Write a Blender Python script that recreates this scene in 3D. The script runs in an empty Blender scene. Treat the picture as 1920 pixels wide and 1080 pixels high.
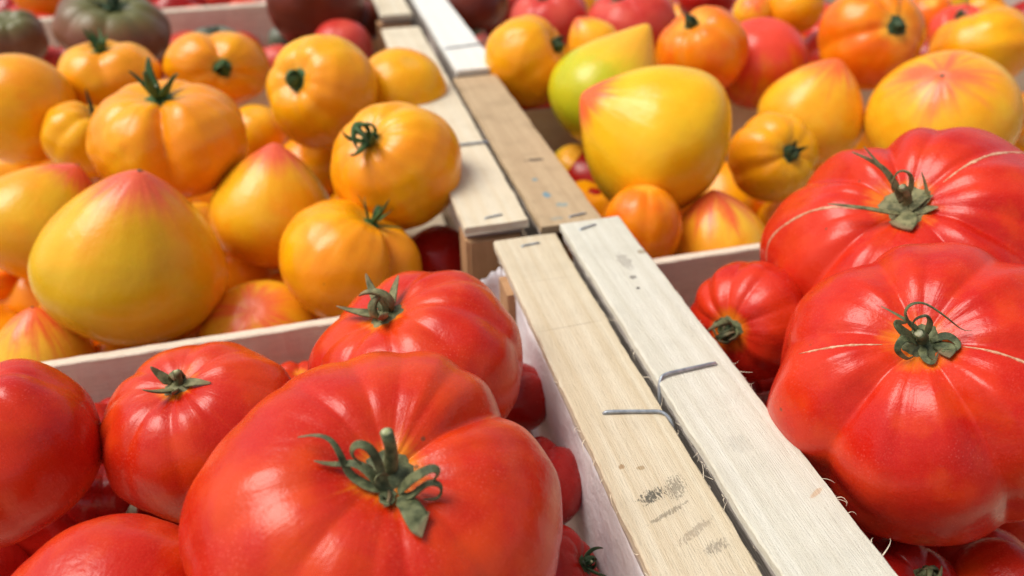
import bpy, math, random
import numpy as np
from mathutils import Vector, Matrix

sc = bpy.context.scene
COL = sc.collection

# ------------------------------------------------------------------ camera
FPX = 1450.0
TH, YAW, RO = math.radians(33.8), math.radians(13.9), math.radians(0.8)
CAM = np.array([0, 0, 0.19])
hd = np.array([math.sin(YAW), math.cos(YAW), 0.0]); rl = np.array([math.cos(YAW), -math.sin(YAW), 0.0]); up0 = np.array([0, 0, 1.0])
FW = math.cos(TH)*hd - math.sin(TH)*up0
ul = math.sin(TH)*hd + math.cos(TH)*up0
RC = math.cos(RO)*rl - math.sin(RO)*ul
UC = math.sin(RO)*rl + math.cos(RO)*ul
cd = bpy.data.cameras.new('camera'); cam = bpy.data.objects.new('camera', cd); COL.objects.link(cam)
cam.matrix_world = Matrix(((RC[0], UC[0], -FW[0], CAM[0]), (RC[1], UC[1], -FW[1], CAM[1]), (RC[2], UC[2], -FW[2], CAM[2]), (0, 0, 0, 1)))
cd.sensor_width = 36.0; cd.lens = FPX/1920*36
cd.clip_start = 0.005; cd.clip_end = 500
cd.dof.use_dof = True; cd.dof.focus_distance = 0.24; cd.dof.aperture_fstop = 9.0
sc.camera = cam

# ------------------------------------------------------------------ light
SUN_EL, SUN_AZ = math.radians(60), math.radians(-72)      # azimuth clockwise from +Y
w = bpy.data.worlds.new('World'); sc.world = w; w.use_nodes = True
nt = w.node_tree; bg = nt.nodes['Background']
sky = nt.nodes.new('ShaderNodeTexSky'); sky.sky_type = 'NISHITA'; sky.sun_disc = False
sky.sun_elevation = SUN_EL; sky.sun_rotation = SUN_AZ; sky.air_density = 1.0; sky.dust_density = 3.0; sky.ozone_density = 1.0
hs = nt.nodes.new('ShaderNodeHueSaturation'); hs.inputs['Saturation'].default_value = 0.5     # thin bright overcast: a paler sky
nt.links.new(sky.outputs[0], hs.inputs['Color']); nt.links.new(hs.outputs[0], bg.inputs[0]); bg.inputs[1].default_value = 0.075
sd = bpy.data.lights.new('sun', 'SUN'); sun = bpy.data.objects.new('sun', sd); COL.objects.link(sun)
sd.energy = 1.5; sd.angle = math.radians(34); sd.color = (1.0, 0.95, 0.86)
sdir = Vector((math.sin(SUN_AZ)*math.cos(SUN_EL), math.cos(SUN_AZ)*math.cos(SUN_EL), math.sin(SUN_EL)))
sun.rotation_euler = sdir.to_track_quat('Z', 'Y').to_euler()
sc.view_settings.view_transform = 'Standard'; sc.view_settings.look = 'None'
sc.view_settings.exposure = 0.98; sc.view_settings.gamma = 1.0

# ------------------------------------------------------------------ helpers
def mesh(name, V, Fc, smooth=True, attrs=None):
    me = bpy.data.meshes.new(name)
    me.from_pydata([tuple(v) for v in V], [], [tuple(f) for f in Fc])
    if smooth: me.polygons.foreach_set('use_smooth', [True]*len(me.polygons))
    for k, v in (attrs or {}).items():
        a = me.attributes.new(k, 'FLOAT', 'POINT'); a.data.foreach_set('value', np.asarray(v, dtype=np.float32))
    me.update()
    return me
def link(name, me, mat=None, parent=None, loc=None, rotz=0.0, kind=None):
    o = bpy.data.objects.new(name, me); COL.objects.link(o)
    if mat is not None and me is not None and not me.materials: me.materials.append(mat)
    if parent is not None: o.parent = parent
    if loc is not None: o.location = loc
    if rotz: o.rotation_euler = (0, 0, rotz)
    if kind: o['kind'] = kind
    return o
def empty(name, loc=(0, 0, 0)):
    o = bpy.data.objects.new(name, None); COL.objects.link(o); o.location = loc; o.empty_display_size = 0.02
    return o
def tag(o, label, cat=None, group=None, kind=None):
    if label: o['label'] = label
    if cat: o['category'] = cat
    if group: o['group'] = group
    if kind: o['kind'] = kind
    return o
def sst(a, b, x):
    t = np.clip((x-a)/(b-a), 0, 1); return t*t*(3-2*t)

# ------------------------------------------------------------------ node helpers
class NT:
    def __init__(s, name):
        s.m = bpy.data.materials.new(name); s.m.use_nodes = True; s.t = s.m.node_tree
        s.b = s.t.nodes['Principled BSDF']
    def n(s, typ, **kw):
        nd = s.t.nodes.new(typ)
        for k, v in kw.items(): setattr(nd, k, v)
        return nd
    def l(s, a, b): s.t.links.new(a, b)
    def put(s, sock, v):
        if hasattr(v, 'links') or hasattr(v, 'is_output'): s.l(v, sock)
        else: sock.default_value = v
    def math(s, op, a, b=None, c=None, clamp=False):
        nd = s.n('ShaderNodeMath', operation=op, use_clamp=clamp); s.put(nd.inputs[0], a)
        if b is not None: s.put(nd.inputs[1], b)
        if c is not None: s.put(nd.inputs[2], c)
        return nd.outputs[0]
    def mix(s, f, a, b, blend='MIX'):
        nd = s.n('ShaderNodeMix', data_type='RGBA', blend_type=blend)
        s.put(nd.inputs[0], f)
        for i, v in ((6, a), (7, b)):
            if isinstance(v, tuple): nd.inputs[i].default_value = (*v[:3], 1)
            else: s.l(v, nd.inputs[i])
        return nd.outputs[2]
    def noise(s, vec, scale, detail=3, rough=.5, dist=0):
        nd = s.n('ShaderNodeTexNoise'); s.l(vec, nd.inputs['Vector']); nd.inputs['Scale'].default_value = scale
        nd.inputs['Detail'].default_value = detail; nd.inputs['Roughness'].default_value = rough; nd.inputs['Distortion'].default_value = dist
        return nd.outputs['Fac']
    def ramp(s, x, a, b, lo=0.0, hi=1.0, smooth=True):
        nd = s.n('ShaderNodeMapRange', interpolation_type='SMOOTHSTEP' if smooth else 'LINEAR'); s.put(nd.inputs[0], x)
        nd.inputs[1].default_value = a; nd.inputs[2].default_value = b; nd.inputs[3].default_value = lo; nd.inputs[4].default_value = hi
        return nd.outputs[0]
    def vmap(s, vec, sc_=(1, 1, 1), off=(0, 0, 0)):
        nd = s.n('ShaderNodeMapping'); s.l(vec, nd.inputs[0]); nd.inputs['Scale'].default_value = sc_; nd.inputs['Location'].default_value = off
        return nd.outputs[0]
    def attr(s, name):
        return s.n('ShaderNodeAttribute', attribute_name=name).outputs['Fac']

def tomato_mat(name, base, base2, cap=None, cap_w=.25, cap_soft=.2, cap_streak=.3, shoulder=None, sh_w=.12, green=None, green_amt=0.0,
               rough=.20, sss=.08, bottom=None, speck=.25, groove=None, streak=.25, skin=0.0012, patch=None):
    """skin: base/base2 mottling; cap: colour round the local +Z pole (tip of hearts) reaching down in streaks"""
    k = NT(name)
    tc = k.n('ShaderNodeTexCoord').outputs['Object']
    rnd = k.n('ShaderNodeObjectInfo').outputs['Random']
    off = k.n('ShaderNodeVectorMath', operation='MULTIPLY_ADD'); k.l(tc, off.inputs[0]); off.inputs[1].default_value = (1, 1, 1)
    cmb = k.n('ShaderNodeCombineXYZ'); k.l(k.math('MULTIPLY', rnd, 7.0), cmb.inputs[0]); k.l(k.math('MULTIPLY', rnd, 3.1), cmb.inputs[1])
    k.l(cmb.outputs[0], off.inputs[2]); P = off.outputs[0]
    pol = k.attr('pol'); ca = k.attr('ca'); sa = k.attr('sa'); gv = k.attr('grv')
    pv = k.n('ShaderNodeCombineXYZ'); k.l(ca, pv.inputs[0]); k.l(sa, pv.inputs[1]); k.l(k.math('MULTIPLY_ADD', pol, .55, k.math('MULTIPLY', rnd, 11.0)), pv.inputs[2])
    SV = pv.outputs[0]
    n1 = k.noise(P, 38, 3, .55)
    ns = k.noise(SV, 2.6, 4, .6)
    nf = k.noise(SV, 9.0, 3, .6)
    c = k.mix(k.ramp(n1, .36, .64), base, base2)
    c = k.mix(k.ramp(nf, .5, .78, 0, streak), c, base2)
    if green is not None:
        ng = k.noise(P, 22, 2, .4)
        f = k.math('MULTIPLY', k.ramp(ng, .42, .62), green_amt)
        c = k.mix(f, c, green)
    if bottom is not None:
        c = k.mix(k.ramp(pol, .45, .8), c, bottom)
    if cap is not None:
        e = k.math('ADD', pol, k.math('MULTIPLY', k.math('SUBTRACT', ns, .5), -cap_streak*2))
        e = k.math('ADD', e, k.math('MULTIPLY', k.math('SUBTRACT', nf, .5), -cap_streak))
        c = k.mix(k.ramp(e, cap_w, cap_w+cap_soft, 1, 0), c, cap)
    if groove is not None:
        c = k.mix(k.math('MULTIPLY', k.ramp(gv, .15, 1.6), .5), c, groove)
    if shoulder is not None:
        e = k.math('ADD', pol, k.math('ADD', k.math('MULTIPLY', k.math('SUBTRACT', nf, .5), -.05), k.math('MULTIPLY', k.math('SUBTRACT', k.noise(P, 90, 3), .5), .10)))
        c = k.mix(k.ramp(e, sh_w*.25, sh_w, .9, 0), c, shoulder)
    if patch is not None:
        c = k.mix(k.ramp(k.noise(P, 55, 4, .6), .50, .66, 0, .55), c, patch)
    gr = k.noise(P, 2300, 2, .6)
    c = k.mix(k.ramp(gr, .48, .66, 0, .20), c, tuple(min(1, x*1.12+.035) for x in base2))
    # fine pale dots in the skin
    vo = k.n('ShaderNodeTexVoronoi'); k.l(P, vo.inputs['Vector']); vo.inputs['Scale'].default_value = 900
    dots = k.math('MULTIPLY', k.ramp(vo.outputs['Distance'], .12, .32, 1, 0), k.ramp(k.noise(P, 60, 2), .4, .7))
    c = k.mix(k.math('MULTIPLY', dots, speck), c, tuple(min(1, x*1.25+.10) for x in base2))
    v2 = k.n('ShaderNodeTexVoronoi'); k.l(P, v2.inputs['Vector']); v2.inputs['Scale'].default_value = 85
    blem = k.math('MULTIPLY', k.ramp(v2.outputs['Distance'], .03, .075, 1, 0), k.ramp(k.noise(P, 47, 1), .55, .59))
    c = k.mix(k.math('MULTIPLY', blem, .7), c, (.10, .05, .02))
    k.l(c, k.b.inputs['Base Color'])
    rr = k.math('ADD', rough, k.math('MULTIPLY', k.noise(P, 130, 4, .65), .13))
    k.l(rr, k.b.inputs['Roughness'])
    k.b.inputs['Subsurface Weight'].default_value = sss; k.b.inputs['Subsurface Radius'].default_value = (1.0, .25, .08); k.b.inputs['Subsurface Scale'].default_value = .006
    k.b.inputs['Specular IOR Level'].default_value = .30
    k.b.inputs['Coat Weight'].default_value = .0; k.b.inputs['Coat Roughness'].default_value = .16
    hgt = k.math('ADD', k.math('MULTIPLY', k.noise(P, 950, 2, .6), .16), k.math('ADD', k.math('MULTIPLY', k.noise(P, 170, 3, .5), .6), k.math('MULTIPLY', nf, .35)))
    bp = k.n('ShaderNodeBump'); bp.inputs['Strength'].default_value = .35; bp.inputs['Distance'].default_value = skin
    k.l(hgt, bp.inputs['Height']); k.l(bp.outputs[0], k.b.inputs['Normal']); k.l(bp.outputs[0], k.b.inputs['Coat Normal'])
    return k.m

RED1, RED2 = (.50, .012, .002), (.62, .046, .004)
MT = {
 'red':    tomato_mat('red_tomato_skin', RED1, RED2, patch=(.56, .022, .012), shoulder=(.82, .24, .012), sh_w=.065, speck=.30, streak=.35, sss=.06),
 'red2':   tomato_mat('crimson_tomato_skin', (.49, .009, .003), (.60, .028, .005), patch=(.62, .045, .004), shoulder=(.80, .20, .012), sh_w=.065, speck=.28, streak=.3, sss=.06),
 'redy':   tomato_mat('red_tomato_skin_with_yellow_shoulder', (.46, .010, .004), (.60, .030, .005), shoulder=(.74, .20, .008), sh_w=.12, speck=.25, streak=.4, sss=.06),
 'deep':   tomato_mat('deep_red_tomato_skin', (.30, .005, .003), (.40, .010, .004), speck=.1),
 'pink':   tomato_mat('pink_tomato_skin', (.54, .030, .020), (.62, .07, .04), speck=.2, rough=.3),
 'stripe': tomato_mat('pale_striped_pink_skin', (.55, .05, .04), (.75, .35, .25), speck=.2, streak=.9),
 'amber':  tomato_mat('amber_tomato_skin', (.82, .30, .001), (.86, .385, .002), patch=(.84, .25, .002), shoulder=(.80, .36, .03), sh_w=.10, cap=None, speck=.15, groove=(.80, .24, .01), green=(.86, .24, .008), green_amt=.6),
 'amber2': tomato_mat('golden_tomato_skin', (.82, .34, .001), (.86, .41, .003), patch=(.84, .30, .003), shoulder=(.78, .38, .04), sh_w=.10, speck=.15, green=(.86, .27, .01), green_amt=.7),
 'orange': tomato_mat('orange_tomato_skin', (.80, .14, .001), (.84, .24, .003), shoulder=(.82, .40, .04), sh_w=.13, speck=.2),
 'blush':  tomato_mat('orange_tomato_skin_with_red_blush', (.78, .22, .004), (.76, .07, .006), speck=.2, streak=.6, cap=(.72, .06, .03), cap_w=.25, cap_soft=.35, cap_streak=.4),
 'heart':  tomato_mat('oxheart_skin_red_tip', (.82, .32, .004), (.82, .42, .012), cap=(.72, .09, .045), cap_w=.085, cap_soft=.17, cap_streak=.10, speck=.12, green=(.56, .38, .004), green_amt=.6, streak=.3, bottom=(.78, .26, .004)),
 'heart2': tomato_mat('oxheart_skin_blushed', (.86, .34, .006), (.88, .45, .02), cap=(.80, .12, .03), cap_w=.05, cap_soft=.26, cap_streak=.28, speck=.15, streak=.4),
 'heartst':tomato_mat('oxheart_skin_streaked', (.86, .34, .012), (.88, .46, .03), cap=(.78, .11, .03), cap_w=.09, cap_soft=.28, cap_streak=.42, speck=.15, streak=.4),
 'yel':    tomato_mat('bright_yellow_skin', (.86, .40, .003), (.88, .48, .010), cap=(.80, .11, .03), cap_w=.09, cap_soft=.10, cap_streak=.1, speck=.12, green=(.72, .48, .012), green_amt=.5),
 'green':  tomato_mat('green_yellow_skin', (.54, .47, .006), (.70, .56, .016), cap=(.86, .40, .03), cap_w=.16, cap_soft=.26, cap_streak=.1, speck=.12, green=(.40, .44, .012), green_amt=.5),
 'star':   tomato_mat('yellow_skin_with_red_star', (.87, .35, .006), (.88, .44, .015), cap=(.80, .12, .05), cap_w=.04, cap_soft=.24, cap_streak=.22, speck=.12, streak=.3),
 'black':  tomato_mat('brown_tomato_skin_green_shoulder', (.17, .05, .022), (.22, .08, .035), shoulder=(.12, .135, .04), sh_w=.42, speck=.1, rough=.3, sss=.02),
 'maroon': tomato_mat('maroon_tomato_skin', (.12, .016, .006), (.17, .026, .009), speck=.1, rough=.28, sss=.02),
 'slate':  tomato_mat('slate_tomato_skin', (.10, .10, .08), (.13, .14, .09), speck=.1, rough=.3, sss=.02),
}

def leaf_mat(name, c1, c2, c3):
    k = NT(name); tc = k.n('ShaderNodeTexCoord').outputs['Object']
    s = k.attr('along')
    c = k.mix(k.ramp(k.noise(tc, 260, 4, .6), .35, .65), c1, c2)
    c = k.mix(k.math('MULTIPLY', k.ramp(s, .62, 1.0), .8), c, c3)
    k.l(c, k.b.inputs['Base Color']); k.b.inputs['Roughness'].default_value = .62
    k.b.inputs['Specular IOR Level'].default_value = .35
    bp = k.n('ShaderNodeBump'); bp.inputs['Strength'].default_value = .5; bp.inputs['Distance'].default_value = .0006
    k.l(k.noise(tc, 700, 4, .75), bp.inputs['Height']); k.l(bp.outputs[0], k.b.inputs['Normal'])
    return k.m
ML = {
 'fresh': leaf_mat('fresh_sepal_green', (.035, .085, .018), (.06, .13, .03), (.05, .09, .03)),
 'dark':  leaf_mat('dark_sepal_green', (.025, .055, .02), (.05, .085, .035), (.05, .06, .03)),
 'dry':   leaf_mat('dry_sepal_olive', (.08, .085, .032), (.24, .22, .10), (.24, .16, .08)),
 'olive': leaf_mat('withered_sepal_olive', (.040, .052, .020), (.16, .17, .075), (.20, .13, .065)),
}
k = NT('cut_stem_pith'); tc = k.n('ShaderNodeTexCoord').outputs['Object']
k.l(k.mix(k.ramp(k.noise(tc, 900, 3), .4, .6), (.30, .32, .14), (.55, .52, .33)), k.b.inputs['Base Color']); k.b.inputs['Roughness'].default_value = .7
MPITH = k.m
k = NT('corky_scar'); tc = k.n('ShaderNodeTexCoord').outputs['Object']
cc = k.mix(k.ramp(k.noise(tc, 500, 4, .7), .35, .65), (.50, .22, .11), (.76, .52, .33))
k.l(k.mix(k.math('MULTIPLY', k.attr('edge'), k.ramp(k.noise(tc, 700, 3), .3, .6, .3, 1)), cc, (.40, .08, .03)), k.b.inputs['Base Color']); k.b.inputs['Roughness'].default_value = .7
bp = k.n('ShaderNodeBump'); bp.inputs['Strength'].default_value = .6; bp.inputs['Distance'].default_value = .0006
k.l(k.noise(tc, 1200, 3), bp.inputs['Height']); k.l(bp.outputs[0], k.b.inputs['Normal'])
MCORK = k.m
k = NT('dark_blossom_scar'); k.b.inputs['Base Color'].default_value = (.12, .07, .035, 1); k.b.inputs['Roughness'].default_value = .8
MSCAR = k.m

# ------------------------------------------------------------------ tomato shape
class Shape:
    def __init__(s, R, b, kind, seed, grooves=None, ex=(1, 1), dip=None, pit=None, lump=None, wr=None, tipx=0.0):
        rg = np.random.default_rng(seed); s.R, s.b, s.kind, s.ex = R, b, kind, ex
        if grooves is None:
            if kind == 'beef':
                n = int(rg.integers(5, 9)); st = rg.uniform(0, 360)
                grooves = [(st+360*i/n+rg.uniform(-18, 18), .012+.13*rg.random()**2.2, rg.uniform(7, 14)) for i in range(n)]
            elif kind == 'round': grooves = [(rg.uniform(0, 360), rg.uniform(.0, .02), 12) for i in range(3)]
            else: grooves = [(rg.uniform(0, 360), rg.uniform(.010, .035), 14) for i in range(5)]
        s.g = [(math.radians(a), d, math.radians(w_)) for a, d, w_ in grooves]
        s.dip = (.20 if kind == 'beef' else .05) if dip is None else dip
        s.pit = (.33 if kind == 'beef' else .25) if pit is None else pit
        s.tipx = tipx
        la = (.022 if kind == 'beef' else .010) if lump is None else lump
        s.wr = (.004 if kind == 'beef' else .002) if wr is None else wr
        s.L = [(rg.normal(size=3)*(1.2+4.2*(i/10)), rg.uniform(0, 6.28), la*rg.uniform(.5, 1)/(1+.22*i)) for i in range(11)]
        ha = .0045 if kind == 'beef' else .0015
        s.H = [(rg.normal(size=3)*rg.uniform(4.5, 8.0), rg.uniform(0, 6.28), ha*rg.uniform(.5, 1)) for i in range(12)]
        s.W = [(int(rg.integers(7, 22)), rg.uniform(-4, 4), rg.uniform(0, 6.28), rg.uniform(.4, 1)) for i in range(6)]
    def groove(s, ph):
        G = np.zeros_like(ph)
        for a, d, w_ in s.g:
            dl = (ph-a+math.pi) % (2*math.pi)-math.pi
            G += d*(.6*np.exp(-(dl/(w_*1.6))**2)+.4*np.exp(-np.sqrt(dl**2+.0008)/(w_*.42)))
        return G
    def ev(s, th, ph):
        th = np.asarray(th, float); ph = np.asarray(ph, float)
        rho, ze = np.sin(th), np.cos(th)
        G = s.groove(ph)
        x0, y0 = rho*np.cos(ph), rho*np.sin(ph)
        if s.kind in ('heart', 'longheart', 'bottom'):
            tipk = {'heart': .19, 'longheart': .85, 'bottom': .03}[s.kind]+s.tipx
            wid = .40 if s.kind == 'longheart' else .30
            q = np.sqrt(rho**2+(.003 if s.kind == 'longheart' else .014))
            z = np.where(ze > 0, ze*{'bottom': .92, 'heart': 1.04, 'longheart': .76}[s.kind]+tipk*np.exp(-q/wid)*sst(-.1, .5, ze), ze*(.80))
            r_ = rho*(1-{'bottom': .0, 'heart': .17, 'longheart': .08}[s.kind]*sst(.0, 1, ze))
            z = np.where(ze > 0, z+.0, z)*s.b
            S = sst(.02, .5, rho)*.8
            f = 1-G*S
            if s.kind == 'bottom': z = z-.02*np.exp(-(rho/.06)**2)
        else:
            sq = .90 if s.kind == 'beef' else .97
            r_ = np.power(np.maximum(rho, 1e-9), sq)
            top = ze > 0
            z = s.b*np.sign(ze)*np.power(np.abs(ze), 1.0)
            z = z - np.where(top, s.dip*np.exp(-(rho/s.pit)**2)*(1+1.6*G), 0)
            z = z + np.where(~top, .05*np.exp(-(rho/.35)**2), 0)
            S = sst(.06, .55, rho)*(1-.75*sst(1.5, 2.7, th))
            f = 1-G*S
            z = z*np.where(top, 1-1.1*G*sst(.10, .5, rho), 1.0)
        wn = sum(a*np.cos(n*ph+c*th+p) for n, c, p, a in s.W)/2.2
        wamp = s.wr*sst(.08, .35, rho)*(1-sst(1.1, 2.0, th))
        ln = sum(a*np.cos(k_[0]*x0+k_[1]*y0+k_[2]*ze+p) for k_, p, a in s.L)*(1-np.exp(-(rho/.2)**2))
        ln = ln+sum(a*np.cos(k_[0]*x0+k_[1]*y0+k_[2]*ze+p) for k_, p, a in s.H)*sst(.15, .5, rho)*(1-.6*sst(1.3, 2.2, th))
        f = f*(1+ln*.8+wamp*wn)
        X = r_*np.cos(ph)*f*s.ex[0]; Y = r_*np.sin(ph)*f*s.ex[1]; Z = z*(1+ln*.5+wamp*wn)
        return np.stack([X, Y, Z], -1)*s.R
    def body(s, name, nph, nth):
        # denser rings near the stem
        u = np.linspace(0, 1, nth+1); th = (u**1.25*.35+u*.65)*math.pi if s.kind == 'beef' else u*math.pi
        th = th[1:-1]; ph = np.linspace(0, 2*math.pi, nph, endpoint=False)
        TT, PP = np.meshgrid(th, ph, indexing='ij')
        V = s.ev(TT, PP).reshape(-1, 3)
        top = s.ev(np.array([0.0]), np.array([0.0])); bot = s.ev(np.array([math.pi]), np.array([0.0]))
        V = np.concatenate([V, top, bot]); nr = len(th); it, ib = nr*nph, nr*nph+1
        i, j = np.meshgrid(np.arange(nr-1), np.arange(nph), indexing='ij'); j2 = (j+1) % nph
        Q = np.stack([i*nph+j, (i+1)*nph+j, (i+1)*nph+j2, i*nph+j2], -1).reshape(-1, 4).tolist()
        Q += [(it, a, (a+1) % nph) for a in range(nph)]
        Q += [(ib, (nr-1)*nph+(a+1) % nph, (nr-1)*nph+a) for a in range(nph)]
        G = s.groove(PP)/.08
        at = {'pol': np.append((TT/math.pi).ravel(), [0, 1]), 'ca': np.append(np.cos(PP).ravel(), [0, 0]), 'sa': np.append(np.sin(PP).ravel(), [0, 0]),
              'grv': np.append(G.ravel(), [0, 0])}
        return mesh(name, V, Q, True, at)
    def height(s, az):
        th = np.linspace(0.0, 1.55, 70); p = s.ev(th, np.full(70, az)); return np.hypot(p[:, 0], p[:, 1]), p[:, 2]

def catmull(P, n):
    P = [np.array(p, float) for p in P]; P = [2*P[0]-P[1]]+P+[2*P[-1]-P[-2]]; out = []
    m = len(P)-3
    for q in range(n+1):
        t = q/n*m; i = min(int(t), m-1); t -= i
        a, b, c, d = P[i:i+4]
        out.append(.5*((2*b)+(-a+c)*t+(2*a-5*b+4*c-d)*t*t+(-a+3*b-3*c+d)*t**3))
    return np.array(out)

def ribbon(P, wd, th, ns=8, upv=(0, 0, 1), cup=.25, blunt=False, twist=0.0):
    """closed strip with elliptical cupped section along points P; wd, th arrays. returns verts, faces, along"""
    n = len(P); T = np.gradient(P, axis=0); T /= np.linalg.norm(T, axis=1)[:, None]+1e-12
    N = np.array(upv, float); V = []; al = []
    N = N-T[0]*(N@T[0])
    if np.linalg.norm(N) < 1e-4: N = np.cross(T[0], [1, 0, 0])
    for i in range(n):
        N = N-T[i]*(N@T[i]); N /= np.linalg.norm(N)+1e-12; Bv = np.cross(T[i], N)
        a0 = twist*i/n; Nn = N*math.cos(a0)+Bv*math.sin(a0); Bb = np.cross(T[i], Nn)
        for k_ in range(ns):
            a = 2*math.pi*k_/ns; c, s_ = math.cos(a), math.sin(a)
            V.append(P[i]+Bb*c*wd[i]/2+Nn*(s_*th[i]/2+cup*wd[i]*(c*c-.5))); al.append(i/(n-1))
    Fc = []
    for i in range(n-1):
        for k_ in range(ns):
            a, b = i*ns+k_, i*ns+(k_+1) % ns; Fc.append((a, b, b+ns, a+ns))
    Fc.append(tuple(range(ns))[::-1]); Fc.append(tuple(range((n-1)*ns, n*ns)))
    return V, Fc, al
def merge(parts):
    V, Fc, A = [], [], []
    for v, f, a in parts:
        o = len(V); V += list(v); Fc += [tuple(i+o for i in q) for q in f]; A += list(a)
    return V, Fc, A

def sepal_path(sh, az, L, a0, kap, side, r0, lift, n=14):
    hr, hz = sh.height(az); zc = float(sh.ev(np.array([0.]), np.array([0.]))[0, 2])
    P = []; r, z, lat = r0, float(np.interp(r0, hr, hz))+lift, 0.0
    for i in range(n+1):
        u = i/n; a = a0+kap*u
        zz = max(z, float(np.interp(abs(r), hr, hz))+.0006)
        P.append((r*math.cos(az)-lat*math.sin(az), r*math.sin(az)+lat*math.cos(az), zz))
        z = zz; r += L/n*math.cos(a); z += L/n*math.sin(a); lat += L/n*side*u
    return np.array(P)

def make_calyx(root, sh, seed, mat, size=.42, n=None, style='mix', split=True, stem=True, custom=None, stemv=None, crown=.17, wide=.15):
    rg = random.Random(seed); R = sh.R
    zc = sh.ev(np.array([0.]), np.array([0.]))[0, 2]
    parts = []
    # crown: small lumpy disc moulded on the pit
    nr, na = 5, 20; V, Fc, A = [], [], []
    for i in range(nr+1):
        for j in range(na):
            a = 2*math.pi*j/na; rr = crown*R*i/nr*(1+.13*math.sin(3*a+seed)*(i/nr)+.09*math.sin(7*a+2*seed)*(i/nr))
            hr, hz = sh.height(a) if i == nr or j == 0 else (None, None)
            V.append((rr*math.cos(a), rr*math.sin(a), 0)); A.append(.75*(i/nr)**3)
    # heights
    for i in range(nr+1):
        for j in range(na):
            v = V[i*na+j]; rr = math.hypot(v[0], v[1])
            hr, hz = sh.height(2*math.pi*j/na)
            V[i*na+j] = (v[0], v[1], float(np.interp(rr, hr, hz))+(.028*R*(1-(i/nr)**2)+.004*R)*(1 if i < nr else -.6))
    for i in range(nr):
        for j in range(na):
            a, b = i*na+j, i*na+(j+1) % na; Fc.append((a, b, b+na, a+na)[::-1])
    crownp = (V, [f[::-1] for f in Fc], A)
    sep = []
    if custom:
        for pts, w0, blunt in custom:
            P = catmull(pts, 26)
            for q in range(len(P)):
                hr, hz = sh.height(math.atan2(P[q][1], P[q][0])); rr = math.hypot(P[q][0], P[q][1])
                P[q][2] = max(P[q][2], float(np.interp(rr, hr, hz))+.0010+.0004*(rr > .1*R))
            for _ in range(2): P[1:-1] = (P[:-2]+2*P[1:-1]+P[2:])/4; m = len(P); u = np.linspace(0, 1, m)
            wd = w0*((1-u)**.75*.9+.12) if not blunt else w0*(.75+.35*u)
            wd = wd*(.55+.45*sst(0, .18, u))
            sep.append(ribbon(P, wd, np.minimum(wd*.42, w0*.3), 8, (0, 0, 1), .22))
    else:
        n = n or rg.randint(5, 7); st = rg.uniform(0, 6.28)
        for i in range(n):
            az = st+2*math.pi*i/n+rg.uniform(-.3, .3); L = size*R*rg.uniform(.65, 1.25)
            q = rg.random()
            if style == 'curl' or (style == 'mix' and q < .5): a0, kap = rg.uniform(.3, 1.0), rg.uniform(1.6, 4.2)
            elif style == 'up': a0, kap = rg.uniform(.7, 1.3), rg.uniform(-.5, .6)
            elif style == 'lay': a0, kap = rg.uniform(.2, .6), rg.uniform(-.8, .4)
            else: a0, kap = rg.uniform(.3, .9), rg.uniform(-1.0, 1.0)
            P = sepal_path(sh, az, L, a0, kap, rg.uniform(-.5, .5), .06*R, .02*R)
            u = np.linspace(0, 1, len(P)); w0 = wide*R*rg.uniform(.75, 1.15)
            wd = w0*(.35+.65*sst(0, .25, u))*((1-u)**.7*.9+.10)
            sep.append(ribbon(P, wd, wd*.26, 6, (0, 0, 1), rg.uniform(.1, .3), twist=rg.uniform(-1.2, 1.2)))
    stm = pith = None
    if stem:
        d = np.array(stemv if stemv else (rg.uniform(-.3, .3), rg.uniform(-.3, .3), 1.0)); Ls = np.linalg.norm(d); d = d/Ls
        Ln = .20*R*Ls if not custom else Ls
        p0 = np.array([0, 0, zc-.01*R]); pts = [p0+d*Ln*q+np.array([.02*R*math.sin(q*3), 0, 0]) for q in np.linspace(0, 1, 7)]
        rs = .085*R if not custom else .0042
        wv = np.array([1.25, 1.08, .95, .88, .86, .9, .93])*rs*.8
        stm = ribbon(np.array(pts), wv*1.1, wv, 10, (0, 1, 0), 0.0)
        e = np.array(pts[-1]); pv, pf, pa = ribbon(np.array([e-d*.02*R*.1, e+d*.006*R, e+d*.012*R]), np.array([.72, .74, .3])*rs*.8, np.array([.66, .68, .25])*rs*.8, 10, (0, 1, 0), 0.0)
        pith = (pv, pf, pa)
    if split:
        cx = link('calyx', mesh('calyx', crownp[0], crownp[1], True, {'along': crownp[2]}), mat, root)
        for s_ in sep: link('sepal', mesh('sepal', s_[0], s_[1], True, {'along': s_[2]}), mat, cx)
        if stm:
            link('stem', mesh('stem', stm[0], stm[1], True, {'along': [a*.5 for a in stm[2]]}), mat, cx)
            link('stem_end', mesh('stem_end', pith[0], pith[1], True), MPITH, cx)
    else:
        V, Fc, A = merge([crownp]+sep+([stm] if stm else []))
        link('calyx', mesh('calyx', V, Fc, True, {'along': A}), mat, root)

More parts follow.
